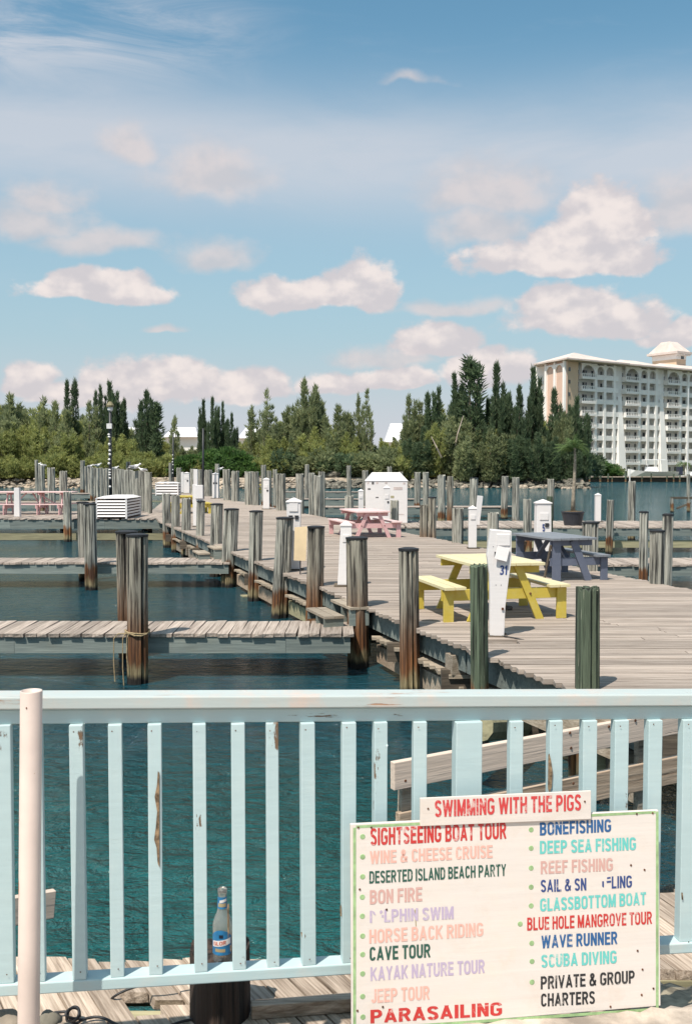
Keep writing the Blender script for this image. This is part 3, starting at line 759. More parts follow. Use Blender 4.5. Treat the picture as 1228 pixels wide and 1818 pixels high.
# boarding ledges along the left edge: short boards laid crosswise
def ledge(Ya, Yb, z=-0.40, ext=0.02):
    Y = Ya
    while Y < Yb:
        m = MB(); L = 0.42 + jit(0.03); m.box((0, 0, 0), (L, 0.128, 0.04)); put(m, 'ledge_board', 'ledge_wood', dock, (XL(Y) - ext + L / 2 + jit(0.025), Y, z + jit(0.006)), jit(0.04))
        Y += 0.14
for a, b_ in ((9.3, 10.5), (11.15, 12.4), (12.8, 13.75), (15.3, 16.4), (17.1, 18.3), (19.0, 20.6), (21.4, 22.8), (25, 26), (28.6, 30), (31, 33)): ledge(a, b_)
# small dark junction under the rim and loose blocks low at the pile feet
for (px, py, Y, d, mt) in ((449, 1068, 21.6, (0.5, 0.3, 0.28), 'beam_pale'), (405, 1045, 23.6, (0.30, 0.25, 0.34), 'beam_pale'), (812, 1178, 11.2, (0.22, 0.2, 0.22), 'ledge_wood')):
    q = P(px, py, Y); m = MB(); m.box((0, 0, 0), d, 0.3); put(m, 'blocking', mt, dock, q)
# sawn log ends and braces below the near end
def logb(p0, p1, r, mat): m = MB(); m.tube([p0, p1], r, 10); put(m, 'brace', mat, dock)
logb(P(850, 1290, 8.4), P(935, 1285, 9.6), 0.13, 'beam_pale')
m = MB(); m.beam(P(925, 1255, 8.3), P(1100, 1330, 7.9), 0.07, 0.20); put(m, 'brace', 'ledge_wood', dock)
m = MB(); m.beam(P(1035, 1262, 7.9), P(1115, 1290, 7.8), 0.07, 0.14); put(m, 'brace', 'knotty_board', dock)
m = MB(); m.beam(P(1150, 1320, 7.9), P(1260, 1345, 7.7), 0.07, 0.22); put(m, 'brace', 'ledge_wood', dock)
m = MB(); m.box((0, 0, 0), (0.3, 0.25, 0.3)); put(m, 'blocking', 'beam_pale', dock, P(1072, 1355, 8.2))
pile(1014, 1262, 14, 'thin rusty stake below the near end of the dock', Y=8.3, mat='pile_dark')
# ================================================================= FINGER PIERS
def finger(name, label, X0, X1, Y0, Y1, z, pw=0.15, fasc=0.22, planks=True, low=None, slant=0.0, gapfas=0.055, group=None):
    t = thing(name, label, 'pier', (0, 0, 0), 0, group)
    base = []
    L = Y1 - Y0
    for k in range(3):
        m = MB(); a, b_ = jit(0.012), jit(0.012); h = pw / 2 - 0.004
        m.hexa([(-L / 2, -h, -0.045), (L / 2, -h, -0.045), (L / 2, h, -0.045), (-L / 2, h, -0.045)], [(-L / 2 + a, -h, 0), (L / 2, -h + 0.003, 0.003), (L / 2, h, 0), (-L / 2 + b_, h - 0.002, 0.002)])
        me = m.mesh('plank'); me.materials.append(MATS['deck_wood']); base.append(me)
    st = MB(); X = X0
    while X < X1:
        if planks: put(random.choice(base), 'plank', None, t, (X + pw / 2, (Y0 + Y1) / 2 + jit(0.02), z + jit(0.004)), (0, 0, R(90) + jit(0.025)))
        else: st.box((X + pw / 2, (Y0 + Y1) / 2, z - 0.0225 + jit(0.004)), (pw - 0.01, L + jit(0.04), 0.045))
        X += pw
    if not planks: put(st, 'planking', 'deck_wood', t, kind='stuff')
    X = X0
    while X < X1:
        b_ = min(X + 3.6, X1)
        for Y in (Y0 + gapfas, Y1 - gapfas):
            m = MB(); m.box(((X + b_) / 2, Y, z - 0.045 - fasc / 2), (b_ - X - 0.004, 0.045, fasc)); put(m, 'fascia_board', 'fascia_wood', t)
        X += 3.6
    if low:
        m = MB(); m.box(((X0 + X1) / 2, Y0 + 0.16, z - low[0] - low[1] / 2), (X1 - X0, 0.08, low[1])); put(m, 'lower_beam', 'beam_pale', t)
    X = X0 + 0.8
    m = MB()
    while X < X1:
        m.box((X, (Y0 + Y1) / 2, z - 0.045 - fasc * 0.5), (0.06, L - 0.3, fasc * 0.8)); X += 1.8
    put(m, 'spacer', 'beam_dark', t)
    return t
finger('finger_pier', 'nearest narrow plank finger pier on the left, rope tied piling at its side', -8.0, 0.06, 13.1, 14.2, -0.25)
finger('finger_pier', 'second narrow plank finger pier on the left, behind the nearest one', -12.0, -2.72, 23.0, 24.2, -0.25)
finger('platform', 'plank platform on the left that carries the louvred box and long pink table', -20.0, XL(37.5) + 0.1, 37.9, 44.5, 0.0, fasc=0.34, low=(0.56, 0.26))
finger('outer_dock', 'far dock behind the platform at the left', -50.0, -14.5, 82, 84.5, -0.2, pw=0.3, planks=False, fasc=0.35, low=(0.6, 0.2))
finger('outer_dock', 'short dock below the tight row of pilings', -26.0, -15.8, 62, 63.5, -0.2, pw=0.3, planks=False, fasc=0.35)
finger('finger_pier', 'finger pier at the right edge just behind the broad capped piling', 5.6, 14.0, 22.5, 24.2, -0.25)
finger('finger_pier', 'wide dock behind the slate table that carries the potted palm', XR(33) - 0.1, 22.0, 32.6, 36.4, 0.0, fasc=0.26, low=(0.45, 0.24))
finger('outer_dock', 'first narrow dock behind the potted palm dock', -1.6, 9.4, 54.5, 56, -0.2, pw=0.3, planks=False, fasc=0.42)
finger('outer_dock', 'second narrow dock seen behind the white box', -5, 5.6, 68, 69.5, -0.2, pw=0.3, planks=False, fasc=0.45)
finger('outer_dock', 'farthest narrow dock in front of the rock bank', -6, 1.6, 88, 89.5, -0.2, pw=0.3, planks=False, fasc=0.4)
# stray timber frame at far right
t = thing('pier_remains', 'broken dark timber pier frame standing in the channel at the far right', 'pier', P(1206, 900, 62))
q0 = t.location
def rel(px, py, Y): return P(px, py, Y) - q0
for px in (1192, 1221):
    m = MB(); m.tube([rel(px, 925, 62), rel(px, 884 if px < 1200 else 842, 62)], 0.11, 8); put(m, 'post', 'pile_wood', t)
m = MB(); m.beam(rel(1190, 884, 62), rel(1240, 884, 62), 0.2, 0.14); put(m, 'beam', 'beam_dark', t)
m = MB(); m.beam(rel(1200, 903, 62), rel(1225, 893, 62), 0.1, 0.12); put(m, 'brace', 'beam_dark', t)
# steps from fingers up to the dock
def steps(label, Yc, xoff):
    t = thing('steps', label, 'steps', (XL(Yc) + xoff, Yc, -0.25), R(17.5))
    for k, (dx, h) in enumerate(((-0.42, 0.135), (-0.05, 0.245))):
        for j_ in (-1, 1):
            m = MB(); m.box((0, 0, 0), (0.14, 0.92, 0.035)); put(m, 'tread', 'ledge_wood', t, (dx + j_ * 0.075, 0, h), jit(0.02))
        for yy in (-0.42, -0.05, 0.40):
            m = MB(); m.box((dx, yy, (h - 0.02) / 2), (0.28, 0.04, h - 0.02)); put(m, 'support', 'fascia_wood', t)
steps('two low plank steps from the nearest finger pier up to the dock', 14.2, -0.12)
steps('two low plank steps from the second finger pier up to the dock', 24.3, -0.10)
# ================================================================= NEAR BOARDWALK
bw = thing('boardwalk', 'weathered plank boardwalk just below the blue railing, one board broken open', 'boardwalk')
def bplank(xk, Ya, Yb, sl, w=0.094, mat='near_wood'):
    L = (Yb - Ya) * math.hypot(1, sl); ang = math.atan2(1, sl)
    cx = xk + sl * ((Ya + Yb) / 2 - 4.0); m = MB(); h = w / 2
    n = 6; top = []
    vs = []; 
    e0 = [jit(0.012) for _ in range(3)]; e1 = [jit(0.012) for _ in range(3)]
    k_ = h * math.cos(ang) / math.sin(ang)
    m.hexa([(-L / 2 + k_, -h, -0.04), (L / 2 + k_, -h, -0.04), (L / 2 - k_, h, -0.04), (-L / 2 - k_, h, -0.04)], [(-L / 2 + e0[0] + k_, -h + 0.002, 0), (L / 2 + e1[0] + k_, -h + 0.002, jit(0.003)), (L / 2 + e1[1] - k_, h - 0.002, 0), (-L / 2 + e0[1] - k_, h - 0.002, jit(0.003))])
    return put(m, 'plank', mat, bw, (cx, (Ya + Yb) / 2, jit(0.005)), (jit(0.02), 0, ang))
k = 0; xk = -2.6
while xk < 0.85:
    sl = -0.585
    if -1.06 < xk < -0.98:
        bplank(xk, 2.98, 3.46, sl); bplank(xk, 3.62, 3.86 + jit(0.02), sl)
    elif -0.95 < xk < -0.86: bplank(xk, 2.98, 3.52, sl, mat='near_wood'); bplank(xk, 3.58, 3.86, sl)
    else: bplank(xk, 2.96, 3.87 + jit(0.012) + max(0, xk) * 0.5, sl)
    xk += 0.1135; k += 1
xk = 0.92
while xk < 2.6:
    bplank(xk, 3.78 + jit(0.01) if xk > 1.05 else 3.4, 4.50 + jit(0.02), -0.32, 0.108); xk += 0.116
for (y, zz) in ((3.15, -0.09), (3.54, -0.09), (3.80, -0.09)):
    m = MB(); m.box((-0.6, y, zz), (4.4, 0.05, 0.1)); put(m, 'joist', 'beam_pale', bw)
m = MB(); m.box((1.9, 3.83, -0.10), (1.7, 0.04, 0.12)); put(m, 'edge_board', 'beam_dark', bw)
m = MB(); m.box((1.8, 4.44, -0.12), (1.9, 0.04, 0.14)); put(m, 'edge_board', 'beam_dark', bw)
# loose batten on the boardwalk
a = G(446, 1793, 0.03); b_ = G(640, 1778, 0.03)
m = MB(); m.beam(a, b_, 0.045, 0.05); tag(put(m, 'batten', 'near_wood', mod=0.003), 'loose grey batten lying across the boardwalk beside the sign', 'batten')
# timber rail beyond the boardwalk, right
tr = thing('timber_railing', 'bare timber railing of two boards behind the blue railing at the right', 'railing', (0, 0, 0))
def bd(pts0, pts1, w, h, name, mat, par):
    p0, p1 = Vector(pts0), Vector(pts1); L = (p1 - p0).length; m = MB(); m.box((0, 0, 0), (L, w, h))
    ang = math.atan2(p1.y - p0.y, p1.x - p0.x); tilt = -math.atan2(p1.z - p0.z, math.hypot(p1.x - p0.x, p1.y - p0.y))
    return put(m, name, mat, par, (p0 + p1) / 2, (0, tilt, ang), mod=0.004)
u0 = G(696, 1353, 0.44); u1 = G(1205, 1259, 0.46); u2 = u0 + (u1 - u0) * 1.4
bd(u0 - Vector((0, 0, 0.072)), u2 - Vector((0, 0, 0.072)), 0.04, 0.145, 'upper_board', 'pale_board', tr)
l0 = G(705, 1442, 0.165); l1 = G(1200, 1341, 0.165); l2 = l0 + (l1 - l0) * 1.4
bd(l0 - Vector((0, 0, 0.085)), l2 - Vector((0, 0, 0.085)), 0.04, 0.165, 'lower_board', 'knotty_board', tr)
dr = (u1 - u0).normalized(); nb = Vector((-dr.y, dr.x, 0)).normalized()
for t_ in (0.055, 0.87, 1.3):
    q = u0 + (u1 - u0) * t_ + nb * 0.045
    m = MB(); m.box((0, 0, -0.75), (0.085, 0.04, 1.9)); put(m, 'post', 'ledge_wood', tr, (q.x, q.y, 0.12), (0, R(2) if t_ < 0.1 else 0, math.atan2(dr.y, dr.x)))
for (px, py) in ((754, 1387), (1011, 1301), (1013, 1328), (1127, 1279), (1017, 1391), (719, 1386), (1080, 1290)):
    k_ = (px - CX) / F; s_ = (k_ * u0.y - u0.x) / (dr.x - k_ * dr.y); q = u0 + dr * s_ - nb * 0.021; q = P(px, py, q.y)
    m = MB(); m.lathe([(0.009, 0), (0.007, 0.004)], 8); put(m, 'nail', 'rust_metal', tr, q, (R(90), 0, math.atan2(dr.y, dr.x)))
# stub of a similar rail at left
a = P(-260, 1668, 4.2); b_ = P(96, 1604, 4.75)
tl_ = thing('timber_railing', 'end of a bare timber board sticking out over the water behind the pink pipe', 'railing', (0, 0, 0))
bd(a, b_, 0.04, 0.135, 'upper_board', 'pale_board', tl_)
m = MB(); m.box((a.x - 0.1 + 0.3, a.y + 0.05, -0.6), (0.09, 0.09, 1.7)); put(m, 'post', 'ledge_wood', tl_)
# ================================================================= BLUE RAILING
def rail_pt(px, H0, H1):
    """point on the railing line; depth grows gently to the right"""
    t = px / 1228.0
    # line in plan between the two ends
    A = Vector(((0 - CX) * 2.78 / F, 2.78)); B = Vector(((1228 - CX) * 3.10 / F, 3.10))
    k = (px - CX) / F; # X = k*Y
    dd = B - A; s = (k * A.y - A.x) / (dd.x - k * dd.y)
    q = A + dd * s
    return Vector((q.x, q.y, (1.95 - H0) * (1 - s) + (1.95 - H1) * s)), s
def Hp(px, py):
    q, _ = rail_pt(px, 0, 0); return 1.95 - P(px, py, q.y).z
def HH(py0, py1, off=0.0): return Hp(0, py0) + off, Hp(1228, py1) + off
RA, _ = rail_pt(-260, 0, 0); RB, _ = rail_pt(1500, 0, 0)
RANG = math.atan2(RB.y - RA.y, RB.x - RA.x); RC = (RA + RB) / 2; RL = (RB - RA).length
rl = thing('blue_railing', 'pale blue painted wooden railing with flaking paint across the foreground', 'railing', (0, 0, 0))
rn = Vector((math.sin(RANG), -math.cos(RANG), 0))        # towards us
def railbar(name, Ht0, Ht1, th, dep, off, mat, ups=0):
    a, _ = rail_pt(-260, Ht0, Ht1); b_, _ = rail_pt(1500, Ht0, Ht1)
    a = a + rn * off - Vector((0, 0, th / 2)); b_ = b_ + rn * off - Vector((0, 0, th / 2))
    return bd(a, b_, dep, th, name, mat, rl)
capH = HH(1233, 1229); subH = (capH[0] + 0.0365, capH[1] + 0.0365); botH = HH(1738, 1665)
railbar('cap_rail', capH[0], capH[1], 0.036, 0.088, -0.010, 'cap_paint')
railbar('sub_rail', subH[0] + .003, subH[1] + .003, 0.042, 0.034, -0.003, 'rail_paint_long')
railbar('bottom_rail', botH[0], botH[1], 0.034, 0.06, 0.004, 'rail_paint_long')
bal = [(0, 28), (58, 24), (132, 24), (200, 24), (270, 24), (350, 23), (419, 24), (480, 22), (543, 25), (616, 25), (672, 24), (743, 24), (828, 48), (914, 24), (985, 24), (1045, 26), (1101, 26), (1160, 26), (1222, 26), (1290, 26), (-70, 26)]
for i, (c, wpx) in enumerate(bal):
    tp, s = rail_pt(c, subH[0] + .046, subH[1] + .046); bt, _ = rail_pt(c + 2, botH[0] - .001, botH[1] - .001)
    w = wpx * tp.y / F; mid = (tp + bt) / 2; H = tp.z - bt.z
    m = MB(); m.box((0, 0, 0), (w, 0.037 if wpx < 40 else 0.05, H + 0.002))
    o = put(m, 'baluster' if wpx < 40 else 'post', 'rail_paint', rl, mid + rn * (0.010 + jit(0.003)), (0, jit(0.004), RANG + jit(0.05)), mod=0.0022)
m = MB()
for i, (c, wpx) in enumerate(bal[:19]):
    for (hh, dx) in ((subH[0] + .065 + .0, -0.006), (botH[0] - .03, 0.005)):
        q, s = rail_pt(c, hh, hh + 0.058 + 0.0); q = q + rn * 0.0325 + Vector((dx, 0, jit(.004)))
        for k in range(6): m.v.append((q.x + 0.0022 * math.cos(k * 1.047), q.y, q.z + 0.0022 * math.sin(k * 1.047)))
        m.f.append(tuple(range(len(m.v) - 6, len(m.v))))
put(m, 'nail_heads', 'rust_metal', rl, kind='stuff')
# posts that carry the railing from the ground
for c in (-150, 828, 1400):
    bt, _ = rail_pt(c, botH[0] + .04, botH[1] + .04); m = MB(); m.box((0, 0, 0), (0.07, 0.05, 0.4)); put(m, 'foot', 'rail_paint', rl, (bt.x, bt.y, bt.z - 0.18), RANG)
# exposed timber on a flaked baluster: raised edge handled by material
def flake(px, pts, label=None, off=0.0):
    """irregular bare patch on the face of a baluster; points are picture rows and columns"""
    q, _ = rail_pt(px, 0, 0); fr = 0.010 + 0.0192 + 0.003; Yf = q.y - fr
    m = MB(); c = P(px, pts[0][1], Yf); vs = [P(a + jit(.6), b_ + jit(1), Yf) for a, b_ in pts]; m.add(vs, [tuple(range(len(vs)))])
    m.add([v + Vector((0, 0.003, 0)) for v in vs], [tuple(range(len(vs)))]); put(m, 'bare_patch', 'bare_wood', rl, label=label)
flake(270, [(281, 1370), (282.5, 1372), (283, 1540), (280, 1532), (278, 1505), (274, 1490), (277, 1470), (279, 1440), (275, 1415), (279, 1395)])
flake(985, [(973, 1340), (975, 1338), (978, 1352), (980, 1372), (979, 1398), (974, 1408), (972.5, 1400)])
flake(419, [(404, 1606), (406, 1604), (406.5, 1655), (405, 1668), (403.8, 1640)])
flake(543, [(534, 1656), (540, 1654), (543, 1662), (541, 1668), (536, 1664)])
flake(419, [(408, 1680), (410, 1678), (410.5, 1688), (409, 1690)])
flake(616, [(603.5, 1610), (606, 1606), (606, 1628), (604.5, 1626)])
flake(1222, [(1209, 1585), (1211, 1584), (1211.5, 1598), (1209.5, 1597)])
# ================================================================= PIPE
top = P(56.5, 1226, 2.62); bot = P(51, 1905, 2.62)
pt = thing('plastic_pipe', 'pale pink plastic pipe standing upright in front of the railing at the left', 'pipe', (bot.x, bot.y, GZ))
L = top.z - GZ; lx = (top.x - bot.x) / (top.z - bot.z)
m = MB(); n = 32; ro = 0.0288; ri = 0.0245
prof = [(ri, L - 0.25), (ri, L), (ro - 0.001, L), (ro, L - 0.002), (ro, 0)]
for r_, z in prof:
    for k in range(n):
        t_ = 2 * math.pi * k / n; m.v.append((r_ * math.cos(t_) + lx * z, r_ * math.sin(t_), z))
for i in range(len(prof) - 1):
    for k in range(n): m.f.append((i * n + k, i * n + (k + 1) % n, (i + 1) * n + (k + 1) % n, (i + 1) * n + k))
for f_i in range(len(m.f)): m.f[f_i] = m.f[f_i][::-1]
put(m, 'tube', 'pvc', pt, smooth=False)
for p_ in pt.children[0].data.polygons: p_.use_smooth = True
for (px, py) in ((47.5, 1257),):
    q = P(px, py, 2.62 - 0.0285) - pt.location; m = MB(); m.lathe([(0.0022, 0), (0.0016, 0.002)], 10); put(m, 'bolt_hole', 'rust_metal', pt, q, (R(90), 0, 0))
# ================================================================= SIGN
def board_frame(TL, TR, BL):
    ex_ = (TR - TL).normalized(); ey_ = (BL - TL); ey_ = (ey_ - ex_ * ey_.dot(ex_)).normalized(); nz = ex_.cross(-ey_).normalized()
    # columns: local x = ex, local y = up (-ey), local z = towards viewer
    M = Matrix((ex_, -ey_, nz)).transposed().to_4x4(); M.translation = TL; return M, M.inverted()
def on_plane(px, py, M, Mi):
    r = ray(px, py); n_ = M.to_3x3() @ Vector((0, 0, 1)); t_ = (M.translation - EYE).dot(n_) / r.dot(n_)
    q = Mi @ (EYE + r * t_); q.z = 0; return q
TL, TR, BL = P(622, 1463, 2.835), P(1168, 1438, 2.985), P(624, 1832, 2.775)
M1, M1i = board_frame(TL, TR, BL)
sg = thing('tour_sign', 'white sign board with green border listing boat tours in coloured capitals', 'sign', M1.translation)
sg.rotation_euler = M1.to_euler()
Wd = (TR - TL).length; Hd = -(M1i @ BL).y
br = on_plane(1172, 1786, M1, M1i); tr_ = on_plane(1168, 1438, M1, M1i); bl = on_plane(624, 1831, M1, M1i)
def plate(corners, z0, z1):
    m = MB(); m.hexa([(c.x, c.y, z0) for c in corners], [(c.x, c.y, z1) for c in corners]); return m
Zv = Vector((0, 0, 0))
put(plate([bl, br, tr_, Zv], -0.012, 0), 'panel', 'sign_face', sg, mod=0.002)
def Z8(x, y): return (600 + 0.5114 * x, 1400 + 0.5114 * y)
def SP(x, y): return on_plane(*Z8(x, y), M1, M1i)
def strip(m, a, b_, w):
    a = SP(*a); b_ = SP(*b_); d = (b_ - a).normalized(); s_ = Vector((-d.y, d.x, 0)) * w / 2
    m.add([a - s_ + Vector((0, 0, .0006)), b_ - s_ + Vector((0, 0, .0006)), b_ + s_ + Vector((0, 0, .0006)), a + s_ + Vector((0, 0, .0006))], [(0, 1, 2, 3)])
m = MB(); strip(m, (57, 136), (57, 830), 0.0085); put(m, 'border_left', 'sign_border', sg)
m = MB(); strip(m, (62, 133), (1100, 82), 0.0075); put(m, 'border_top', 'sign_border', sg)
m = MB(); strip(m, (1106, 80), (1106, 762), 0.0085); put(m, 'border_right', 'sign_border', sg)
m = MB(); strip(m, (62, 838), (1100, 766), 0.0085); put(m, 'border_bottom', 'sign_border', sg)
LINES = [('SIGHTSEEING BOAT TOUR', 112, 583, 198, 174, 138, 'ink_red', .03), ('WINE & CHEESE CRUISE', 110, 535, 262, 240, 217, 'ink_salmon', .02),
         ('DESERTED ISLAND BEACH PARTY', 108, 582, 330, 303, 287, 'ink_dark_green', .02), ('BON FIRE', 110, 291, 402, 390, 353, 'ink_rose', .02),
         ('HORSE BACK RIDING', 108, 503, 538, 512, 490, 'ink_salmon', .02), ('CAVE TOUR', 108, 320, 598, 586, 550, 'ink_dark_green', .03),
         ('KAYAK NATURE TOUR', 112, 508, 668, 640, 620, 'ink_lilac', .02), ('JEEP TOUR', 115, 317, 745, 732, 697, 'ink_salmon', .02),
         ('PARASAILING', 112, 568, 815, 787, 768, 'ink_red', .035),
         ('BONEFISHING', 699, 946, 163, 150, 118, 'ink_blue', .03), ('DEEP SEA FISHING', 699, 1032, 227, 213, 182, 'ink_teal', .03),
         ('REEF FISHING', 702, 952, 297, 285, 252, 'ink_rose', .02), ('SAIL & SN', 702, 860, 360, 353, 317, 'ink_navy', .02), ('LING', 948, 1018, 347, 343, 305, 'ink_navy', .02),
         ('GLASSBOTTOM BOAT', 700, 1067, 427, 403, 382, 'ink_teal', .03), ('BLUE HOLE MANGROVE TOUR', 655, 1088, 493, 470, 448, 'ink_red', .02),
         ('WAVE RUNNER', 704, 968, 555, 540, 510, 'ink_blue', .03), ('SCUBA DIVING', 704, 965, 622, 606, 577, 'ink_teal', .03),
         ('PRIVATE & GROUP', 702, 1028, 697, 675, 652, 'ink_black', .025), ('CHARTERS', 702, 890, 757, 747, 712, 'ink_black', .025),
         ('LPHIN SWIM', 160, 400, 464, 452, 420, 'ink_lilac', .02)]
NZ = Vector((0, 0, 1))
for (s_, x0, x1, b0, b1, t0, mt, bo) in LINES:
    fit_text('lettering', s_, SP(x0, b0), SP(x1, b1), SP(x0, t0), NZ, mt, sg, bo)
# what is left of the flaked letters
def frag(mt, *polys):
    m = MB()
    for pl in polys:
        vs = [SP(*p) + Vector((0, 0, 0.0008)) for p in pl]; m.add(vs, [tuple(range(len(vs)))[::-1]])
    put(m, 'letter_fragment', mt, sg)
frag('ink_lilac', [(110, 424), (117, 424), (117, 466), (110, 466)], [(117, 424), (126, 428), (131, 440), (122, 436)], [(143, 428), (150, 421), (155, 428), (147, 436)], [(150, 440), (157, 438), (158, 446), (151, 448)])
frag('ink_navy', [(915, 322), (921, 321), (921, 344), (915, 340)], [(932, 308), (944, 306), (944, 312), (932, 314)], [(930, 321), (946, 319), (946, 326), (931, 328)])
def dot(x, y, r, mat, name, h=0.0009):
    q = SP(x, y); m = MB(); m.lathe([(r, 0), (r * 0.9, h)], 16); put(m, name, mat, sg, (q.x, q.y, 0))
for x, y in [(85, 167), (85, 237), (85, 306), (84, 377), (84, 443), (85, 512), (85, 576), (85, 643), (85, 722), (86, 793), (669, 143), (669, 207), (669, 276), (669, 342), (669, 407), (631, 470), (671, 537), (672, 600), (672, 672)]:
    dot(x, y, 0.0078, 'sign_border', 'bullet')
for x, y in [(70, 135), (115, 135), (597, 108), (1035, 88), (1090, 85), (1015, 266), (1062, 282), (1038, 563), (1055, 628), (1093, 694), (1052, 716), (944, 757), (67, 771), (155, 758), (75, 350), (168, 420)]:
    dot(x, y, 0.0032, 'rust_metal', 'screw', 0.002)
# rust run by the swim line
m = MB(); strip(m, (266, 420), (270, 478), 0.003); put(m, 'rust_run', 'label_gold', sg)
# small upper sign
def Z7(x, y): return (600 + 0.5114 * x, 1200 + 0.5114 * y)
TL2, TR2, BL2 = P(*Z7(285, 425), 2.865), P(*Z7(877, 399), 2.945), P(*Z7(285, 520), 2.860)
M2, M2i = board_frame(TL2, TR2, BL2)
s2 = thing('swim_sign', 'small white board lettered swimming with the pigs above the tour sign', 'sign', M2.translation); s2.rotation_euler = M2.to_euler()
def SP2(x, y): return on_plane(*Z7(x, y), M2, M2i)
put(plate([SP2(285, 522), SP2(877, 497), SP2(877, 399), SP2(285, 425)], -0.008, 0), 'panel', 'sign_face', s2, mod=0.001)
fit_text('lettering', 'SWIMMING WITH THE PIGS', SP2(335, 490), SP2(842, 467), SP2(335, 432), NZ, 'ink_swim', s2, .025)
for x, y in ((312, 461), (855, 436)):
    q = SP2(x, y); m = MB(); m.lathe([(0.003, 0), (0.0025, 0.002)], 12); put(m, 'screw', 'rust_metal', s2, (q.x, q.y, 0))
# ================================================================= POST AND BOTTLE
pb = P(390, 1690, 3.46)
def post_mesh():
    rnd = random.Random(5); m = MB(); seg = 30; r = 0.105; zt = pb.z; rings = 6
    for i in range(rings):
        t_ = i / (rings - 1); z = -2.0 + (zt + 2.0) * t_
        for k in range(seg):
            a = 2 * math.pi * k / seg; q = r * (1 + 0.05 * math.sin(3 * a) + rnd.uniform(-0.03, 0.03)) * (1.06 - 0.06 * t_)
            rag = 0.0
            if i == rings - 1: rag = rnd.uniform(-0.006, 0.006) + (0.022 if -0.5 < a < 0.9 or a > 5.6 else 0) + (0.014 if 2.4 < a < 3.6 else 0)
            m.v.append((q * math.cos(a), q * math.sin(a), z + rag))
    for i in range(rings - 1):
        for k in range(seg): m.f.append((i * seg + k, i * seg + (k + 1) % seg, (i + 1) * seg + (k + 1) % seg, (i + 1) * seg + k))
    o_ = len(m.v)
    for k in range(seg):
        a = 2 * math.pi * k / seg; m.v.append((0.07 * math.cos(a), 0.07 * math.sin(a), zt + rnd.uniform(-0.006, 0.002)))
    for k in range(seg): m.f.append(((rings - 1) * seg + k, (rings - 1) * seg + (k + 1) % seg, o_ + (k + 1) % seg, o_ + k))
    m.v.append((0, 0, zt)); 
    for k in range(seg): m.f.append((o_ + k, o_ + (k + 1) % seg, o_ + seg))
    return m
tag(put(post_mesh(), 'stub_post', 'post_black', loc=(pb.x, pb.y, 0)), 'short blackened rotten post behind the railing with a bottle on it', 'post')
bq = P(395.5, 1692, 3.40)
bt = thing('glass_bottle', 'clear glass beer bottle with blue labels standing on the rotten post', 'bottle', (bq.x, bq.y, pb.z - 0.001), R(-8)); bt.scale = (1.16, 1.16, 1.16)
prof = [(0.0255, 0.0), (0.0295, 0.004), (0.0300, 0.012), (0.0300, 0.105), (0.0285, 0.120), (0.0225, 0.138), (0.0165, 0.150), (0.0145, 0.165), (0.0130, 0.205), (0.0125, 0.206), (0.0142, 0.208), (0.0142, 0.220), (0.0120, 0.2225)]
inner = [(0.0100, 0.2225), (0.0105, 0.20), (0.0122, 0.165), (0.0140, 0.150), (0.0200, 0.137), (0.0262, 0.119), (0.0277, 0.105), (0.0277, 0.010), (0.0200, 0.006)]
m = MB(); m.lathe(prof + inner, 32); put(m, 'glass', 'bottle_glass', bt, smooth=True)
m = MB(); m.lathe([(0.020, 0.0065), (0.0276, 0.0105), (0.0276, 0.024), (0.001, 0.0241)], 28); put(m, 'beer', 'beer', bt, smooth=True)
def wrap(name, mat, r0, r1, z0, z1, a0, a1, n=18, arch=0.0, slope=0.0, rr=0.0):
    m = MB()
    for k in range(n + 1):
        t_ = k / n; a = R(a0 + (a1 - a0) * t_); sl = slope * (t_ - 0.5)
        zt = z1 - arch * (2 * t_ - 1) ** 2 + sl; zb = z0 + sl
        m.v.append(((r0 + rr) * math.sin(a), -(r0 + rr) * math.cos(a), zb)); m.v.append(((r1 + rr) * math.sin(a), -(r1 + rr) * math.cos(a), zt))
    for k in range(n): m.f.append((2 * k, 2 * k + 2, 2 * k + 3, 2 * k + 1))
    return put(m, name, mat, bt)
wrap('body_label', 'label_blue', 0.030, 0.030, 0.030, 0.106, -62, 70, arch=0.022, rr=0.0004)
wrap('body_band', 'label_white', 0.030, 0.030, 0.058, 0.076, -50, 64, slope=0.010, rr=0.0009)
wrap('label_patch', 'label_gold', 0.030, 0.030, 0.040, 0.050, -30, 30, rr=0.0009)
wrap('crown_mark', 'navy_metal', 0.030, 0.030, 0.082, 0.092, -5, 18, rr=0.0009, n=5)
wrap('neck_label', 'label_blue', 0.0148, 0.0135, 0.164, 0.199, -80, 80, rr=0.0004)
wrap('neck_band', 'label_white', 0.0140, 0.0136, 0.184, 0.192, -20, 70, slope=0.005, rr=0.0009)
wrap('neck_patch', 'label_gold', 0.0146, 0.0142, 0.170, 0.181, -40, 60, rr=0.0008)
V, Fc, W = text_geo('GLOR', 0.16); vv = []
for (x, y, l_) in V:
    t_ = x / W; a = R(-40 + 74 * t_); z = 0.0615 + y * 0.0115 + 0.010 * (t_ * 0.65 - 0.38); r_ = 0.0316 + 0.00004 * l_
    vv.append((r_ * math.sin(a), -r_ * math.cos(a), z))
me = bpy.data.meshes.new('lettering'); me.from_pydata(vv, [], Fc); me.materials.append(MATS['label_red']); put(me, 'lettering', None, bt)
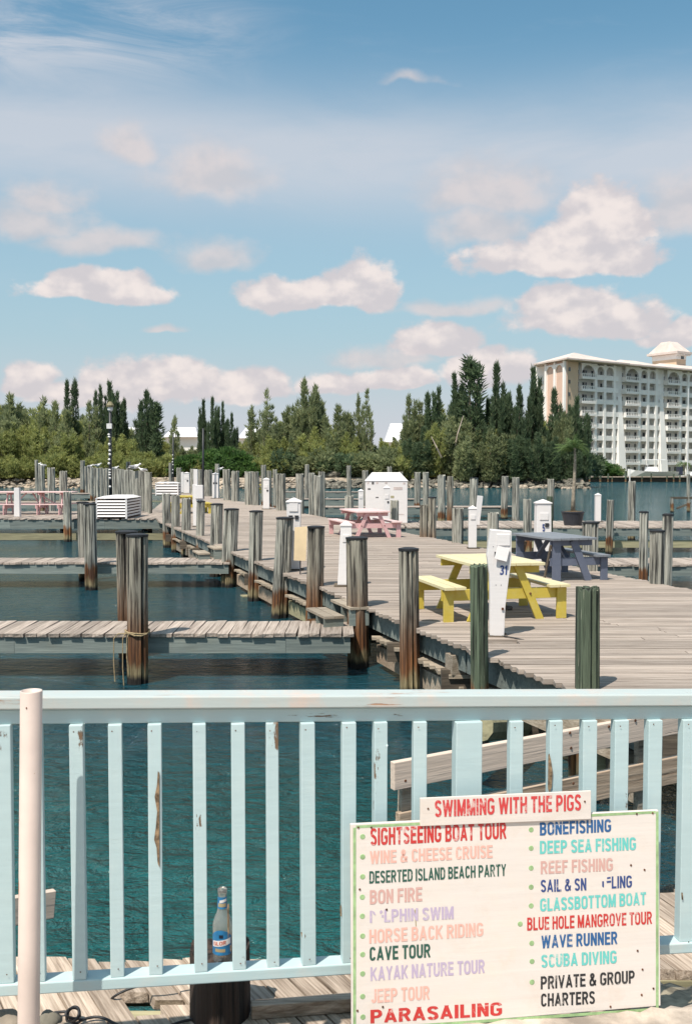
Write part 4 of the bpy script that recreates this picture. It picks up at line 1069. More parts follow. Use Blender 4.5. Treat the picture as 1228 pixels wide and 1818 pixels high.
# black cable and knot on boardwalk
def cable(pts, r, label, name='cable', mat='rubber_black', cat='cable'):
    # catmull smoothing
    P_ = [Vector(p) for p in pts]; out = []
    for i in range(len(P_) - 1):
        p0 = P_[max(i - 1, 0)]; p1 = P_[i]; p2 = P_[i + 1]; p3 = P_[min(i + 2, len(P_) - 1)]
        for k in range(6):
            t_ = k / 6; out.append(0.5 * ((2 * p1) + (p2 - p0) * t_ + (2 * p0 - 5 * p1 + 4 * p2 - p3) * t_ ** 2 + (3 * p1 - p0 - 3 * p2 + p3) * t_ ** 3))
    out.append(P_[-1]); m = MB(); m.tube(out, r, 7); return tag(put(m, name, mat, smooth=True), label, cat)
cable([G(330, 1737, 0.06), G(278, 1745, 0.06), G(235, 1754, 0.04), G(205, 1768, 0.02), G(197, 1780, -0.03), G(207, 1812, -0.12), G(214, 1850, -0.3)], 0.0045, 'black cable running from under the railing into the hole in the boardwalk')
cable([G(141, 1812, 0.02), G(165, 1806, 0.02), G(185, 1808, 0.02), G(215, 1822, 0.015), G(260, 1835, 0.012), G(330, 1812, 0.012), G(420, 1800, 0.012)], 0.005, 'black rope end trailing over the boards from its knot')
kn = []
for k in range(26):
    a = k * 0.9; kn.append(G(131, 1805, 0.03) + Vector((0.022 * math.cos(a), 0.02 * math.sin(a * 1.3), 0.025 * math.sin(a * 0.7))))
cable(kn + [G(120, 1797, 0.02), G(97, 1798, 0.02)], 0.005, 'tight knot of black rope on the boards by the pipe', 'rope_knot', cat='rope')
# pale stones on the concrete lip, lower left
for i, (px, py, Y, r) in enumerate(((12, 1818, 2.79, (0.05, 0.05, 0.034)), (88, 1818, 2.80, (0.034, 0.04, 0.03)), (112, 1830, 2.74, (0.035, 0.04, 0.028)), (36, 1830, 2.72, (0.05, 0.05, 0.03)))):
    q = P(px, py, Y); m = MB(); m.blob((0, 0, 0), r, 70 + i, 14, 9, 0.18)
    tag(put(m, 'stone', 'rock_pale' if i != 1 else 'rock', loc=(q.x, q.y, GZ + r[2] * 0.6), smooth=True), ['rounded pale stone at the lower left corner', 'small grey stone right of the pipe foot', 'low pale stone in front of the small grey one', 'low pale stone left of the pipe foot'][i], 'stone')
# rope round the big piling
q = P(244, 1122, 12.85); rp = thing('mooring_rope', 'tan rope tied round the big piling with ends hanging to the water', 'rope', (q.x, q.y, q.z))
m = MB(); ring = [(0.155 * math.cos(a / 12 * 6.283), 0.155 * math.sin(a / 12 * 6.283), 0.01 * math.sin(a)) for a in range(13)]; m.tube(ring, 0.012, 6); put(m, 'loop', 'rope_tan', rp)
m = MB(); m.tube([(v[0] * 1.02, v[1] * 1.02, v[2] + 0.03 * math.cos(i)) for i, v in enumerate(ring)], 0.011, 6); put(m, 'loop', 'rope_tan', rp)
for i, (dx, L_) in enumerate(((-0.27, 0.62), (-0.155, 0.72), (-0.10, 0.5))):
    m = MB(); m.tube([(-0.10, -0.12, 0), (dx * 0.8, -0.14, 0.0), (dx, -0.15, -0.06), (dx - 0.005, -0.15, -L_ * 0.6), (dx + 0.01, -0.15, -L_)], 0.008, 6); put(m, 'tail', 'rope_tan', rp)
# clump of growth and block low on the big piling
# ================================================================= PICNIC TABLES
def picnic(label, loc, rz, mat, mtop, Wb=1.6, L=1.5, H=0.74, topw=0.86, one_side=False, name='picnic_table', group=None, legs_y=None, plank_n=5):
    t = thing(name, label, 'picnic table', loc, rz, group)
    pw = topw / plank_n
    for k in range(plank_n):       # table top boards, along local Y
        m = MB(); m.box((0, 0, 0), (L, pw - 0.008, 0.038)); put(m, 'tabletop_board', mtop, t, (-topw / 2 + pw * (k + 0.5), 0, H - 0.019 + jit(0.002)), (0, 0, R(90) + jit(0.004)), mod=0.003)
    sides = (1,) if one_side else (-1, 1)
    for sd in sides:
        for k in range(2):
            m = MB(); m.box((0, 0, 0), (L, 0.135, 0.038)); put(m, 'seat_board', mtop, t, (sd * (Wb / 2 - 0.08 - 0.145 * k), 0, 0.43 + jit(0.002)), (0, 0, R(90) + jit(0.006)), mod=0.003)
    for y in (legs_y or (-L / 2 + 0.14, L / 2 - 0.14)):
        x0 = -0.40 if one_side else -Wb / 2 + 0.01
        m = MB(); m.box(((x0 + Wb / 2 - 0.01) / 2, 0, 0), (Wb / 2 - 0.01 - x0, 0.04, 0.14)); put(m, 'cross_beam', mat, t, (0, y, 0.335), mod=0.003)
        m = MB(); m.box((0, 0, 0), (topw - 0.06, 0.04, 0.10)); put(m, 'top_cleat', mat, t, (0, y, H - 0.09), mod=0.003)
        dy = -0.042 if y < 0 else 0.042
        if one_side:
            m = MB(); m.box((-0.30, y + dy, (H - 0.04) / 2), (0.15, 0.038, H - 0.04)); put(m, 'leg', mat, t)
            m = MB(); m.beam((0.02, y + dy, H - 0.05), (0.32, y + dy, 0.0), 0.038, 0.13, (1, 0, 0)); put(m, 'leg', mat, t)
        else:
            for sd in (-1, 1):
                m = MB(); a = Vector((sd * 0.16, y + dy, H - 0.045)); b_ = Vector((sd * 0.47, y + dy, 0.0)); off = Vector((0.055, 0, 0))
                m.hexa([b_ - off + Vector((0, -0.019, 0)), b_ + off + Vector((0, -0.019, 0)), b_ + off + Vector((0, 0.019, 0)), b_ - off + Vector((0, 0.019, 0))],
                       [a - off + Vector((0, -0.019, 0)), a + off + Vector((0, -0.019, 0)), a + off + Vector((0, 0.019, 0)), a - off + Vector((0, 0.019, 0))]); put(m, 'leg', mat, t, mod=0.003)
                m = MB(); m.lathe([(0.016, 0), (0.012, 0.012)], 10); put(m, 'bolt', 'rust_metal', t, (sd * 0.33, y + dy - 0.019, 0.335), (R(90), 0, 0))
        for sd in sides:
            m = MB(); m.box((0, 0, 0), (0.13, 0.04, 0.40)); put(m, 'bench_leg', mat, t, (sd * (Wb / 2 - 0.09), y + dy, 0.20), mod=0.003)
        m = MB(); m.beam((0, y * 0.9, 0.33), (0, y * 0.2, H - 0.06), 0.08, 0.035); put(m, 'brace', mat, t)
    return t
def at_near(pxl, pxr, ybase, L, rz):
    """centre of a table whose near end spans two columns at a base row"""
    a = G(pxl, ybase); b_ = G(pxr, ybase); c = (a + b_) / 2; return c + Vector((-math.sin(rz), math.cos(rz), 0)) * (L / 2 - 0.14)
rz = R(13.5)
picnic('yellow picnic table with weathered seats in front of the number 31 pedestal', at_near(782, 1007, 1100, 1.4, rz), rz, 'yellow_paint', 'yellow_top', Wb=1.72, L=1.4, topw=1.0)
rz = R(17)
c = G(1030, 1031); picnic('slate blue picnic table with a bench on one side only', c + Vector((-math.sin(rz), math.cos(rz), 0)) * 0.6 + Vector((-0.19, 0, 0)), rz, 'slate_paint', 'slate_top', Wb=1.42, L=1.55, topw=0.86, one_side=True, H=0.75)
rz = R(14)
picnic('pink picnic table in mid dock beside the big white box', at_near(606, 711, 954, 1.8, rz), rz, 'pink_paint', 'pink_top', Wb=1.66, L=2.1, topw=0.95)
rz = R(14)
picnic('yellow picnic table far along the dock behind a white pedestal', at_near(306, 376, 912, 1.6, rz), rz, 'yellow_paint', 'yellow_paint', Wb=1.66, L=1.7, topw=0.95)
c = P(50, 913, 41.2); picnic('very long pink picnic table seen side on at the left edge', (c.x, 41.6, 0), R(90), 'pink_paint', 'pink_top', Wb=1.6, L=3.7, topw=0.85, H=0.95, legs_y=(-0.9 - 0.45, 0.85, -0.25 - 0.2))
c = G(463, 874, -0.2); picnic('small yellow picnic table on the outer dock behind pilings', (c.x, 83.2, -0.2), R(60), 'yellow_paint', 'yellow_paint', Wb=1.5, L=1.5)
# two bare props leaning on the slate table
for (p0, p1, lb) in (((921, 1012, 18.4), (933, 962, 18.2), 'left bare stick propped against the slate table'), ((965, 1026, 17.0), (977, 968, 16.9), 'right bare stick propped against the slate table')):
    a = P(*p0); b_ = P(*p1); a.z = 0.0; m = MB(); m.tube([a, b_], 0.022, 7); tag(put(m, 'prop_stick', 'beam_dark'), lb, 'stick')
# ================================================================= PEDESTALS
def pedestal(label, px, ybase, ytop, w0, w1, z=0.0, windows=1, num=None, rz=0.0, lean=(0, 0), panel=True, name='power_pedestal', Y=None, plate_=True, capk=1.12, wz=0.60):
    q = G(px, ybase, z) if Y is None else Vector((P(px, ybase, Y).x, Y, z))
    k = q.y / F; H = P(px, ytop, q.y).z - z; wt = w0 * k; wb = w1 * k
    t = thing(name, label, 'power pedestal', q, rz); t.rotation_euler = (lean[1], lean[0], rz)
    ch = min(0.09, H * 0.12) if capk else 0
    bh = H - ch
    m = MB(); m.hexa([(-wb / 2, -wb / 2, 0.03), (wb / 2, -wb / 2, 0.03), (wb / 2, wb / 2, 0.03), (-wb / 2, wb / 2, 0.03)], [(-wt / 2, -wt / 2, bh), (wt / 2, -wt / 2, bh), (wt / 2, wt / 2, bh), (-wt / 2, wt / 2, bh)])
    put(m, 'body', 'white_paint', t, mod=0.006)
    if capk:
        c = wt / 2 * capk; m = MB(); m.hexa([(-c, -c, bh), (c, -c, bh), (c, c, bh), (-c, c, bh)], [(-c, -c, bh + 0.02), (c, -c, bh + 0.02), (c, c, bh + 0.02), (-c, c, bh + 0.02)])
        m.add([(-c, -c, bh + 0.02), (c, -c, bh + 0.02), (c, c, bh + 0.02), (-c, c, bh + 0.02), (0, 0, H)], [(0, 1, 4), (1, 2, 4), (2, 3, 4), (3, 0, 4)])
        put(m, 'cap', 'white_paint', t)
    if plate_:
        m = MB(); m.box((0.02, 0, 0.015), (wb * 1.55, wb * 1.4, 0.03)); put(m, 'base_plate', 'beam_dark', t)
    fy = lambda z_: -(wb + (wt - wb) * (z_ - 0.03) / (bh - 0.03)) / 2 - 0.004
    if panel:
        zc = H * (wz + 0.13); m = MB(); m.box((0, fy(zc) - 0.004, zc), (wt * 0.62, 0.014, H * 0.11)); put(m, 'door', 'white_paint', t, mod=0.004)
    if windows:
        for i in range(windows):
            x = (i - (windows - 1) / 2) * wt * 0.42 + (0.2 * wt if windows == 1 else 0); zc = H * wz
            m = MB(); m.box((x, fy(zc) - 0.006, zc), (wt * 0.26, 0.02, wt * 0.30)); put(m, 'socket_cover', 'dark_metal', t)
            m = MB(); m.box((x, fy(zc) - 0.018, zc + wt * 0.14), (wt * 0.30, 0.008, wt * 0.05)); put(m, 'socket_lid', 'white_paint', t)
    if num:
        s_, cx, cz, hw, hh = num; zc = cz; yy = fy(zc) - 0.004
        fit_text('number', s_, Vector((cx - hw, yy, cz - hh)), Vector((cx + hw, yy, cz - hh)), Vector((cx - hw, yy, cz + hh)), Vector((0, -1, 0)), 'ink_navy', t, 0.03, 0.002)
    return t
pedestal('slim tapering white pedestal with pointed cap beside the thick black capped piling', 614, 1040, 924, 19, 30, windows=0)
t = pedestal('white pedestal with two dark windows above the tan panel', 522, 1012, 883, 25, 20, windows=2, num=('01', 0.06, 0.80, 0.035, 0.03), wz=0.735)
pedestal('slim white pedestal with a dark socket at the right edge of mid dock', 473, 904, 848, 11, 11, windows=1)
pedestal('white pedestal with two dark sockets far along the dock', 383, 885, 839, 10.5, 11, windows=2)
pedestal('farthest white pedestal with a dark socket, by the left corner of the dock', 332, 876, 838, 10, 10, windows=1)
pedestal('plain narrow white post left of the farthest pedestal', 324, 875, 838, 4.5, 4.5, windows=0, panel=False, capk=0, name='white_post')
pedestal('plain tall white board behind the pedestal with the box head', 348, 879, 833, 7, 7, windows=0, panel=False, capk=0, name='white_post')
pedestal('narrow white pedestal left of the big white box', 640.5, 915, 868, 9, 9.5, windows=0, Y=38)
pedestal('white pedestal standing in front of the big white box', 686, 929, 862, 11, 10, windows=1, num=('1', 0, 0.45, 0.02, 0.05), Y=33.2)
pedestal('slim white pedestal with pointed cap at the right edge between two grey pilings', 838, 974, 897, 13.5, 13.5, windows=0)
pedestal('white pedestal numbered 5 with a dark socket behind the slate table', 962, 998, 886, 25, 27, windows=1, num=('5', -0.01, 0.72, 0.028, 0.075))
pedestal('small white capped post on the dock right of the potted palm', 1060, 924, 875, 9.5, 9.5, windows=0, panel=False, Y=35.6, name='white_post')
pedestal('tall white board post in front of the long pink table at far left', 32, 919, 866, 9, 10, windows=0, panel=False, capk=0, Y=39, name='white_post', plate_=False)
pedestal('white board leaning right beside the slim capped pedestal', 846, 928, 880, 9.5, 8, windows=0, panel=False, capk=0, Y=33.4, lean=(R(6), 0), name='white_post', plate_=False)
# box-headed pedestal
t = pedestal('tall white pedestal with a square box head in front of the far yellow table', 347, 935, 860, 8, 7, windows=0, panel=False, capk=0)
k_ = t.location.y / F
m = MB(); m.box((8 * k_, -0.05, 62 * k_), (13 * k_, 0.2, 24 * k_)); put(m, 'box_head', 'white_paint', t, mod=0.01)
m = MB(); m.box((9 * k_, -0.03, 44 * k_), (12 * k_, 0.16, 14 * k_)); put(m, 'box_foot', 'white_paint', t, mod=0.01)
for dx in (7.5, 11.5):
    m = MB(); m.box((dx * k_, -0.12, 46 * k_), (1.6 * k_, 0.02, 3 * k_)); put(m, 'socket_cover', 'dark_metal', t)
# number 31
q = G(881, 1128); H31 = P(881, 939, q.y).z; k_ = q.y / F
t31 = thing('power_pedestal', 'big white pedestal numbered 31 with a hanging flap, between the green piling and yellow table', 'power pedestal', q, R(-4))
def X31(px): return (px - 881) * k_
def Z31(py): return (1128 - py) * k_
m = MB(); pts = [(868, 1126), (893, 1129), (895, 1075), (900, 1030), (905, 990), (905, 941), (868, 938), (862, 985), (867, 1020), (868, 1060)]
n = len(pts)
m.add([(X31(a), -0.09, Z31(b_)) for a, b_ in pts] + [(X31(a), 0.09, Z31(b_)) for a, b_ in pts], [tuple(range(n)), tuple(range(2 * n - 1, n - 1, -1))] + [(i, i + n, (i + 1) % n + n, (i + 1) % n) for i in range(n)])
put(m, 'body', 'white_paint', t31, mod=0.006)
def box31(name, x0, x1, y0, y1, yy, th, mat, rot=(0, 0, 0)):
    m = MB(); m.box((0, 0, 0), (abs(x1 - x0) * k_, th, abs(y1 - y0) * k_)); put(m, name, mat, t31, (X31((x0 + x1) / 2), yy, Z31((y0 + y1) / 2)), rot, mod=0.003)
box31('door', 879, 902, 946, 966, -0.094, 0.016, 'white_paint')
box31('flap', 877, 899, 968, 992, -0.125, 0.012, 'white_paint', (R(-10), R(14), 0))
box31('recess', 875, 880, 977, 987, -0.0885, 0.01, 'dark_metal')
box31('base_plate', 862, 899, 1126, 1130, 0.0, 0.24, 'beam_dark')
box31('hasp', 888, 892, 1076, 1080, -0.10, 0.02, 'rust_metal')
for (x, y) in ((873, 968), (878, 1036), (887, 1036)):
    m = MB(); m.lathe([(0.005, 0), (0.004, 0.004)], 8); put(m, 'screw', 'dark_metal', t31, (X31(x), -0.09, Z31(y)), (R(90), 0, 0))
fit_text('number', '31', Vector((X31(884), -0.0905, Z31(1018))), Vector((X31(897), -0.0905, Z31(1018))), Vector((X31(885), -0.0905, Z31(1001))), Vector((0, -1, 0)), 'ink_navy', t31, 0.04, 0.002)
cable([q + Vector((0.05, -0.1, 0.01)), q + Vector((0.18, -0.25, 0.01)), q + Vector((0.32, -0.30, -0.02)), q + Vector((0.36, -0.42, -0.06))], 0.008, 'thin black cable curling from the foot of the number 31 pedestal')
a = G(902, 1083); m = MB(); m.blob((0, 0, 0.03), (0.07, 0.06, 0.03), 3, 8, 5, 0.4); tag(put(m, 'rag', 'decal_grey', loc=a), 'dark scrap lying on the planks under the yellow table', 'scrap')
# tan panel
q = G(532, 1019); t = thing('notice_board', 'tan panel on a thin stake leaning at the foot of the two window pedestal', 'sign', q, R(10)); k_ = q.y / F
m = MB(); m.hexa([(-0.12, -0.10, 0.26), (0.10, -0.10, 0.25), (0.10, -0.075, 0.25), (-0.12, -0.075, 0.26)], [(-0.09, 0.0, 0.86), (0.14, 0.0, 0.87), (0.14, 0.025, 0.87), (-0.09, 0.025, 0.86)])
put(m, 'panel', 'tan_panel', t)
m = MB(); m.tube([(0.0, -0.07, 0), (0.02, 0.02, 0.8)], 0.012, 6); put(m, 'stake', 'dark_metal', t)
# ================================================================= BIG WHITE BOX
q = G(686, 929); bx = thing('storage_box', 'big white steel box with sloped lid, smudged decals on its front', 'box', q, 0); k_ = q.y / F
w, h = 74 * k_, 75 * k_; dp = 1.25
m = MB(); m.box((0, dp / 2, h / 2), (w, dp, h)); put(m, 'body', 'white_paint', bx, mod=0.02)
m = MB(); lh = 0.30; m.hexa([(-w / 2 - .02, -.02, h + .002), (w / 2 + .02, -.02, h + .002), (w / 2 + .02, dp + .02, h + .002), (-w / 2 - .02, dp + .02, h + .002)], [(-w / 2 + .24, .45, h + lh), (w / 2 - .24, .45, h + lh), (w / 2 - .24, dp - .3, h + lh), (-w / 2 + .24, dp - .3, h + lh)]); put(m, 'lid', 'white_paint', bx)
def decal(px, py, wp, hp, mat, name='decal'):
    m = MB(); m.box((0, 0, 0), (wp * k_, 0.006, hp * k_)); put(m, name, mat, bx, ((px - 686) * k_, -0.004, (929 - py) * k_))
decal(661.5, 857.5, 4, 4.5, 'decal_grey'); decal(655, 868, 5, 2.5, 'decal_grey'); decal(669, 857, 3.5, 3.5, 'decal_faint'); decal(653, 857, 3, 4, 'decal_faint')
decal(706, 867, 16, 5, 'decal_faint'); decal(717, 858, 4, 3, 'decal_faint'); decal(685, 857, 4, 2.5, 'decal_faint'); decal(696, 882, 6, 4, 'beam_pale'); decal(669, 883, 5, 1.6, 'decal_grey')
decal(686, 913, 62, 0.8, 'decal_faint', 'seam')
# ================================================================= LOUVRED BOXES
def louvre(label, px0, px1, px2, ytop, ybase, nsl=6, Y=None, z=0.0, dep=None):
    a = G(px0, ybase, z); k_ = a.y / F; w = (px1 - px0) * k_; h = (ybase - ytop) * k_; d = dep or 1.2
    t = thing('louvred_box', label, 'box', (a.x + w / 2, a.y, z), R(0)); c = 0.07
    for x in (-w / 2 + c / 2, w / 2 - c / 2):
        for y in (c / 2, d - c / 2):
            m = MB(); m.box((x, y, h / 2), (c, c, h)); put(m, 'corner_post', 'white_paint', t)
    ph = h * 0.88 / nsl
    for i in range(nsl):
        zc = 0.05 + ph * (i + 0.5)
        m = MB(); m.hexa([(-w / 2 + c, -0.012, zc - ph * 0.30), (w / 2 - c, -0.012, zc - ph * 0.30), (w / 2 - c, 0.012, zc - ph * 0.30), (-w / 2 + c, 0.012, zc - ph * 0.30)], [(-w / 2 + c, 0.02, zc + ph * 0.30), (w / 2 - c, 0.02, zc + ph * 0.30), (w / 2 - c, 0.044, zc + ph * 0.30), (-w / 2 + c, 0.044, zc + ph * 0.30)]); put(m, 'slat', 'white_paint', t)
        m = MB(); m.box((w / 2 - 0.02, d / 2, zc), (0.024, d - 2 * c, ph * 0.6)); put(m, 'slat', 'white_paint', t)
    m = MB(); m.box((0, d / 2, h * 0.47), (w - 2 * c, d - 2 * c, h * 0.9)); put(m, 'inner_box', 'rust_metal', t)
    m = MB(); m.hexa([(-w / 2 - .02, -.02, h + .001), (w / 2 + .02, -.02, h + .001), (w / 2 + .02, d + .02, h + .001), (-w / 2 - .02, d + .02, h + .001)], [(-w / 2 + .25, .3, h + .09), (w / 2 - .25, .3, h + .09), (w / 2 - .25, d - .3, h + .09), (-w / 2 + .25, d - .3, h + .09)]); put(m, 'lid', 'white_paint', t)
    return t
t = louvre('white louvred box on the platform left of the dock', 170, 226, 250, 885, 921, 6, dep=2.6)
t = louvre('smaller white louvred box with rusty gaps far behind the near one', 276, 317, 320, 858, 880, 4, dep=1.0)
# ================================================================= LAMP POLES
def lamp(label, px, ytop, ybase, w, spots, head=True, boxy=None):
    q = G(px, ybase); k_ = q.y / F; t = thing('lamp_post', label, 'lamp post', q); H = (ybase - ytop) * k_; r = w * k_ / 2
    m = MB(); m.tube([(0, 0, 0), (0.0, 0, H * 0.5), (0.02, 0, H - 0.1)], [r, r * 0.9, r * 0.75], 10); put(m, 'pole', 'dark_metal', t, smooth=True)
    for (y, hp) in spots:
        z = (ybase - y) * k_; m = MB(); m.lathe([(r * 0.5, -hp * k_ / 2), (r * 0.85, 0), (r * 0.5, hp * k_ / 2)], 8, (-r * 0.35 + jit(r * 0.3), -r * 0.7, z)); put(m, 'white_fixture', 'chain_white', t)
    if boxy:
        m = MB(); m.box((0.0, -r * 1.5, (ybase - boxy) * k_), (9 * k_, 0.16, 9 * k_)); put(m, 'box', 'chain_white', t)
    if head:
        m = MB(); m.lathe([(r * 1.1, -0.28), (r * 1.6, -0.2), (r * 1.6, -0.05)], 10, (0.02, 0, H)); put(m, 'lantern', 'chain_white', t)
        m = MB(); m.lathe([(r * 2.2, -0.04), (r * 2.4, 0.06), (r * 1.2, 0.24), (0.02, 0.28)], 12, (0.02, 0, H)); put(m, 'hood', 'lamp_olive', t)
    return t
lamp('tall black lamp post dotted with white fixtures behind the tight row of pilings', 197, 722, 891, 6.0, [(772, 4), (776, 3), (789, 5), (800, 4), (807, 4.5), (816, 4), (823, 4.5), (834, 3), (839, 3), (843, 3.5), (849, 4), (864, 4)], True, 757)
lamp('thin distant black pole dotted white in front of the trees', 308, 768, 876, 3, [(808, 2), (815, 3), (820, 2.5), (825, 2), (834, 2.5), (840, 2)], False)
lamp('bare black pole at the far end of the dock', 361, 758, 886, 4, [], False)
# ================================================================= PLANTER
q = G(1016, 930); k_ = q.y / F; q = Vector((P(1016, 928, 33.6).x, 33.6, 0)); k_ = 33.6 / F
pp = thing('potted_palm', 'young palm growing from a big black tub on the wide dock', 'potted palm', q)
m = MB(); m.lathe([(15 * k_, 0), (19.5 * k_, 22 * k_), (20.5 * k_, 22.5 * k_), (20.5 * k_, 24.5 * k_), (19 * k_, 24.5 * k_), (18.6 * k_, 22 * k_)], 28); put(m, 'tub', 'planter_plastic', pp, smooth=False)
m = MB(); m.blob((0, 0, 22.5 * k_), (18.6 * k_, 18.6 * k_, 0.07), 4, 20, 6, 0.1); put(m, 'soil', 'soil', pp, smooth=True)
z0 = 24 * k_
m = MB(); m.tube([(0, 0, z0 - .05), (0.01, 0, z0 + 0.5), (0.04, 0, z0 + 1.1), (0.055, 0.0, z0 + 1.75), (0.04, 0, z0 + 2.15)], [0.085, 0.062, 0.052, 0.045, 0.035], 10); put(m, 'trunk', 'palm_trunk', pp, smooth=True)
def frond(m, base, az, L, rise, droop, wl, n=22):
    d = Vector((math.cos(az), math.sin(az), 0)); side = Vector((-math.sin(az), math.cos(az), 0)); pts = []
    for i in range(n + 1):
        t_ = i / n; pts.append(Vector(base) + d * (L * t_ * (1 - 0.15 * t_)) + Vector((0, 0, rise * t_ - droop * t_ * t_)))
    for i in range(n):
        a, b_ = pts[i], pts[i + 1]; m.add([a - side * 0.008, a + side * 0.008, b_ + side * 0.006, b_ - side * 0.006], [(0, 1, 2, 3)])
        if i > 1:
            ll = wl * math.sin(math.pi * min(0.97, 0.12 + 0.88 * i / n)) + 0.03
            for sd in (-1, 1):
                tip = a + side * sd * ll * 0.8 + d * ll * 0.55 + Vector((0, 0, -ll * random.uniform(0.15, 0.6)))
                m.add([a, a + (b_ - a) * 0.7, tip], [(0, 1, 2)])
m = MB(); tp = (0.04, 0, z0 + 2.15)
for k in range(20): frond(m, tp, k * 2.4 + jit(.2), random.uniform(0.42, 0.72), random.uniform(0.25, 1.0), random.uniform(0.35, 0.8), 0.17, 26)
for k in range(9): frond(m, (tp[0], tp[1], tp[2] - .1), math.pi + jit(.8), random.uniform(0.7, 1.0), random.uniform(0.2, 0.8), random.uniform(0.3, 0.8), 0.20, 30)
put(m, 'crown', 'palm_leaf', pp)
m = MB()
for k in range(60):
    a = random.uniform(0, 6.28); r_ = random.uniform(0, 17 * k_); b_ = Vector((r_ * math.cos(a), r_ * math.sin(a), 23 * k_)); tip = b_ + Vector((jit(.06), jit(.06), random.uniform(.04, .12)))
    m.add([b_, b_ + Vector((.012, 0, 0)), tip], [(0, 1, 2)])
put(m, 'weeds', 'weed', pp, kind='stuff')
# ================================================================= GULLS
def gull(label, px, py, Y, face=1, s=1.0):
    q = P(px, py, Y); t = thing('gull', label, 'bird', q, 0 if face > 0 else math.pi); s *= 0.0031 * Y ** 0.98
    m = MB(); n = 8
    rings = [(-1.6, 0.02, 0.62), (-1.1, 0.16, 0.62), (-0.5, 0.42, 0.68), (0.1, 0.55, 0.74), (0.6, 0.46, 0.85), (0.95, 0.30, 1.15), (1.1, 0.28, 1.38), (1.3, 0.22, 1.42), (1.5, 0.03, 1.38)]
    for (x, r_, z) in rings:
        for k in range(n):
            a = 2 * math.pi * k / n; m.v.append((x * s, r_ * s * math.cos(a), (z + r_ * math.sin(a)) * s))
    for i in range(len(rings) - 1):
        for k in range(n): m.f.append((i * n + k, i * n + (k + 1) % n, (i + 1) * n + (k + 1) % n, (i + 1) * n + k))
    put(m, 'body', 'gull_white', t, smooth=True)
    for sd in (-1, 1):
        m = MB(); m.blob((-0.45 * s, sd * 0.42 * s, 0.86 * s), (0.95 * s, 0.12 * s, 0.30 * s), 1, 8, 6, 0.05); put(m, 'wing', 'gull_grey', t, smooth=True)
        m = MB(); m.tube([(0.1 * s, sd * 0.14 * s, 0), (0.1 * s, sd * 0.14 * s, 0.35 * s)], 0.04 * s, 5); put(m, 'leg', 'lamp_olive', t)
    m = MB(); m.tube([(1.45 * s, 0, 1.38 * s), (1.85 * s, 0, 1.30 * s)], [0.07 * s, 0.02 * s], 6); put(m, 'beak', 'label_gold', t)
for (lb, px, py, Y, f_, s_) in (('gull beside the thin tall piling at the left', 68, 826, 72, 1, .8), ('gull on the second piling of the left group', 76.5, 828, 66, -1, .9),
        ('first gull from the left on the tight row of pilings', 161, 829, 84, 1, .8), ('second gull from the left on the tight row, beside the first', 174, 828, 76, 1, .95),
        ('gull on the tight row just right of the lamp post', 205, 833, 60, 1, .9), ('gull with raised wings near the right end of the tight row', 240, 833, 47, 1, 1.5), ('last gull on the right end of the tight row', 254, 837, 44, -1, 1.1),
        ('gull perched on the far piling by the white two socket pedestal', 391, 834, 70, 1, .8)):
    gull(lb, px, py + 1.5, Y, f_, s_)
# ================================================================= ROCKS ON THE BANKS
def bank_rocks(name, X0, X1, Y0, zr, n, seed, mat, size):
    rnd = random.Random(seed); m = MB()
    for i in range(n):
        X = rnd.uniform(X0, X1); t_ = rnd.random(); r_ = size * rnd.uniform(0.5, 1.2)
        yy = Y0(X) + t_ * 3.2 - 0.4
        m.blob((X, yy, zr[0] + (zr[1] - zr[0]) * t_), (r_ * rnd.uniform(0.8, 1.5), r_, r_ * rnd.uniform(0.5, 0.8)), seed * 1000 + i, 7, 5, 0.3)
    put(m, name, mat, kind='stuff')
yf = lambda X: 134 + 2.5 * math.sin(X * 0.11) + 1.2 * math.sin(X * 0.37)
bank_rocks('shore_rocks', -4, 32, lambda X: yf(X) - 1.6, (-0.8, 0.25), 360, 3, 'rock', 0.42)
bank_rocks('shore_rocks', 8, 31, lambda X: yf(X) - 2.4, (-0.85, -0.6), 60, 5, 'rock_pale', 0.5)
bank_rocks('shore_pebbles', -55, -4, yf, (-0.8, 0.5), 420, 4, 'rock_pale', 0.25)
for i, (px, py, r_) in enumerate(((592, 843, (1.15, .8, .5)), (585, 848, (0.7, .6, .35)), (596, 849, (0.8, .6, .35)))):
    q = P(px, py, 139); m = MB(); m.blob((0, 0, 0), r_, 31 + i, 10, 7, 0.25); tag(put(m, 'boulder', 'rock', loc=q, smooth=False), ['largest boulder of the heap under the trees behind the pilings', 'lower left boulder of the heap under the trees', 'lower right boulder of the heap under the trees'][i], 'boulder')
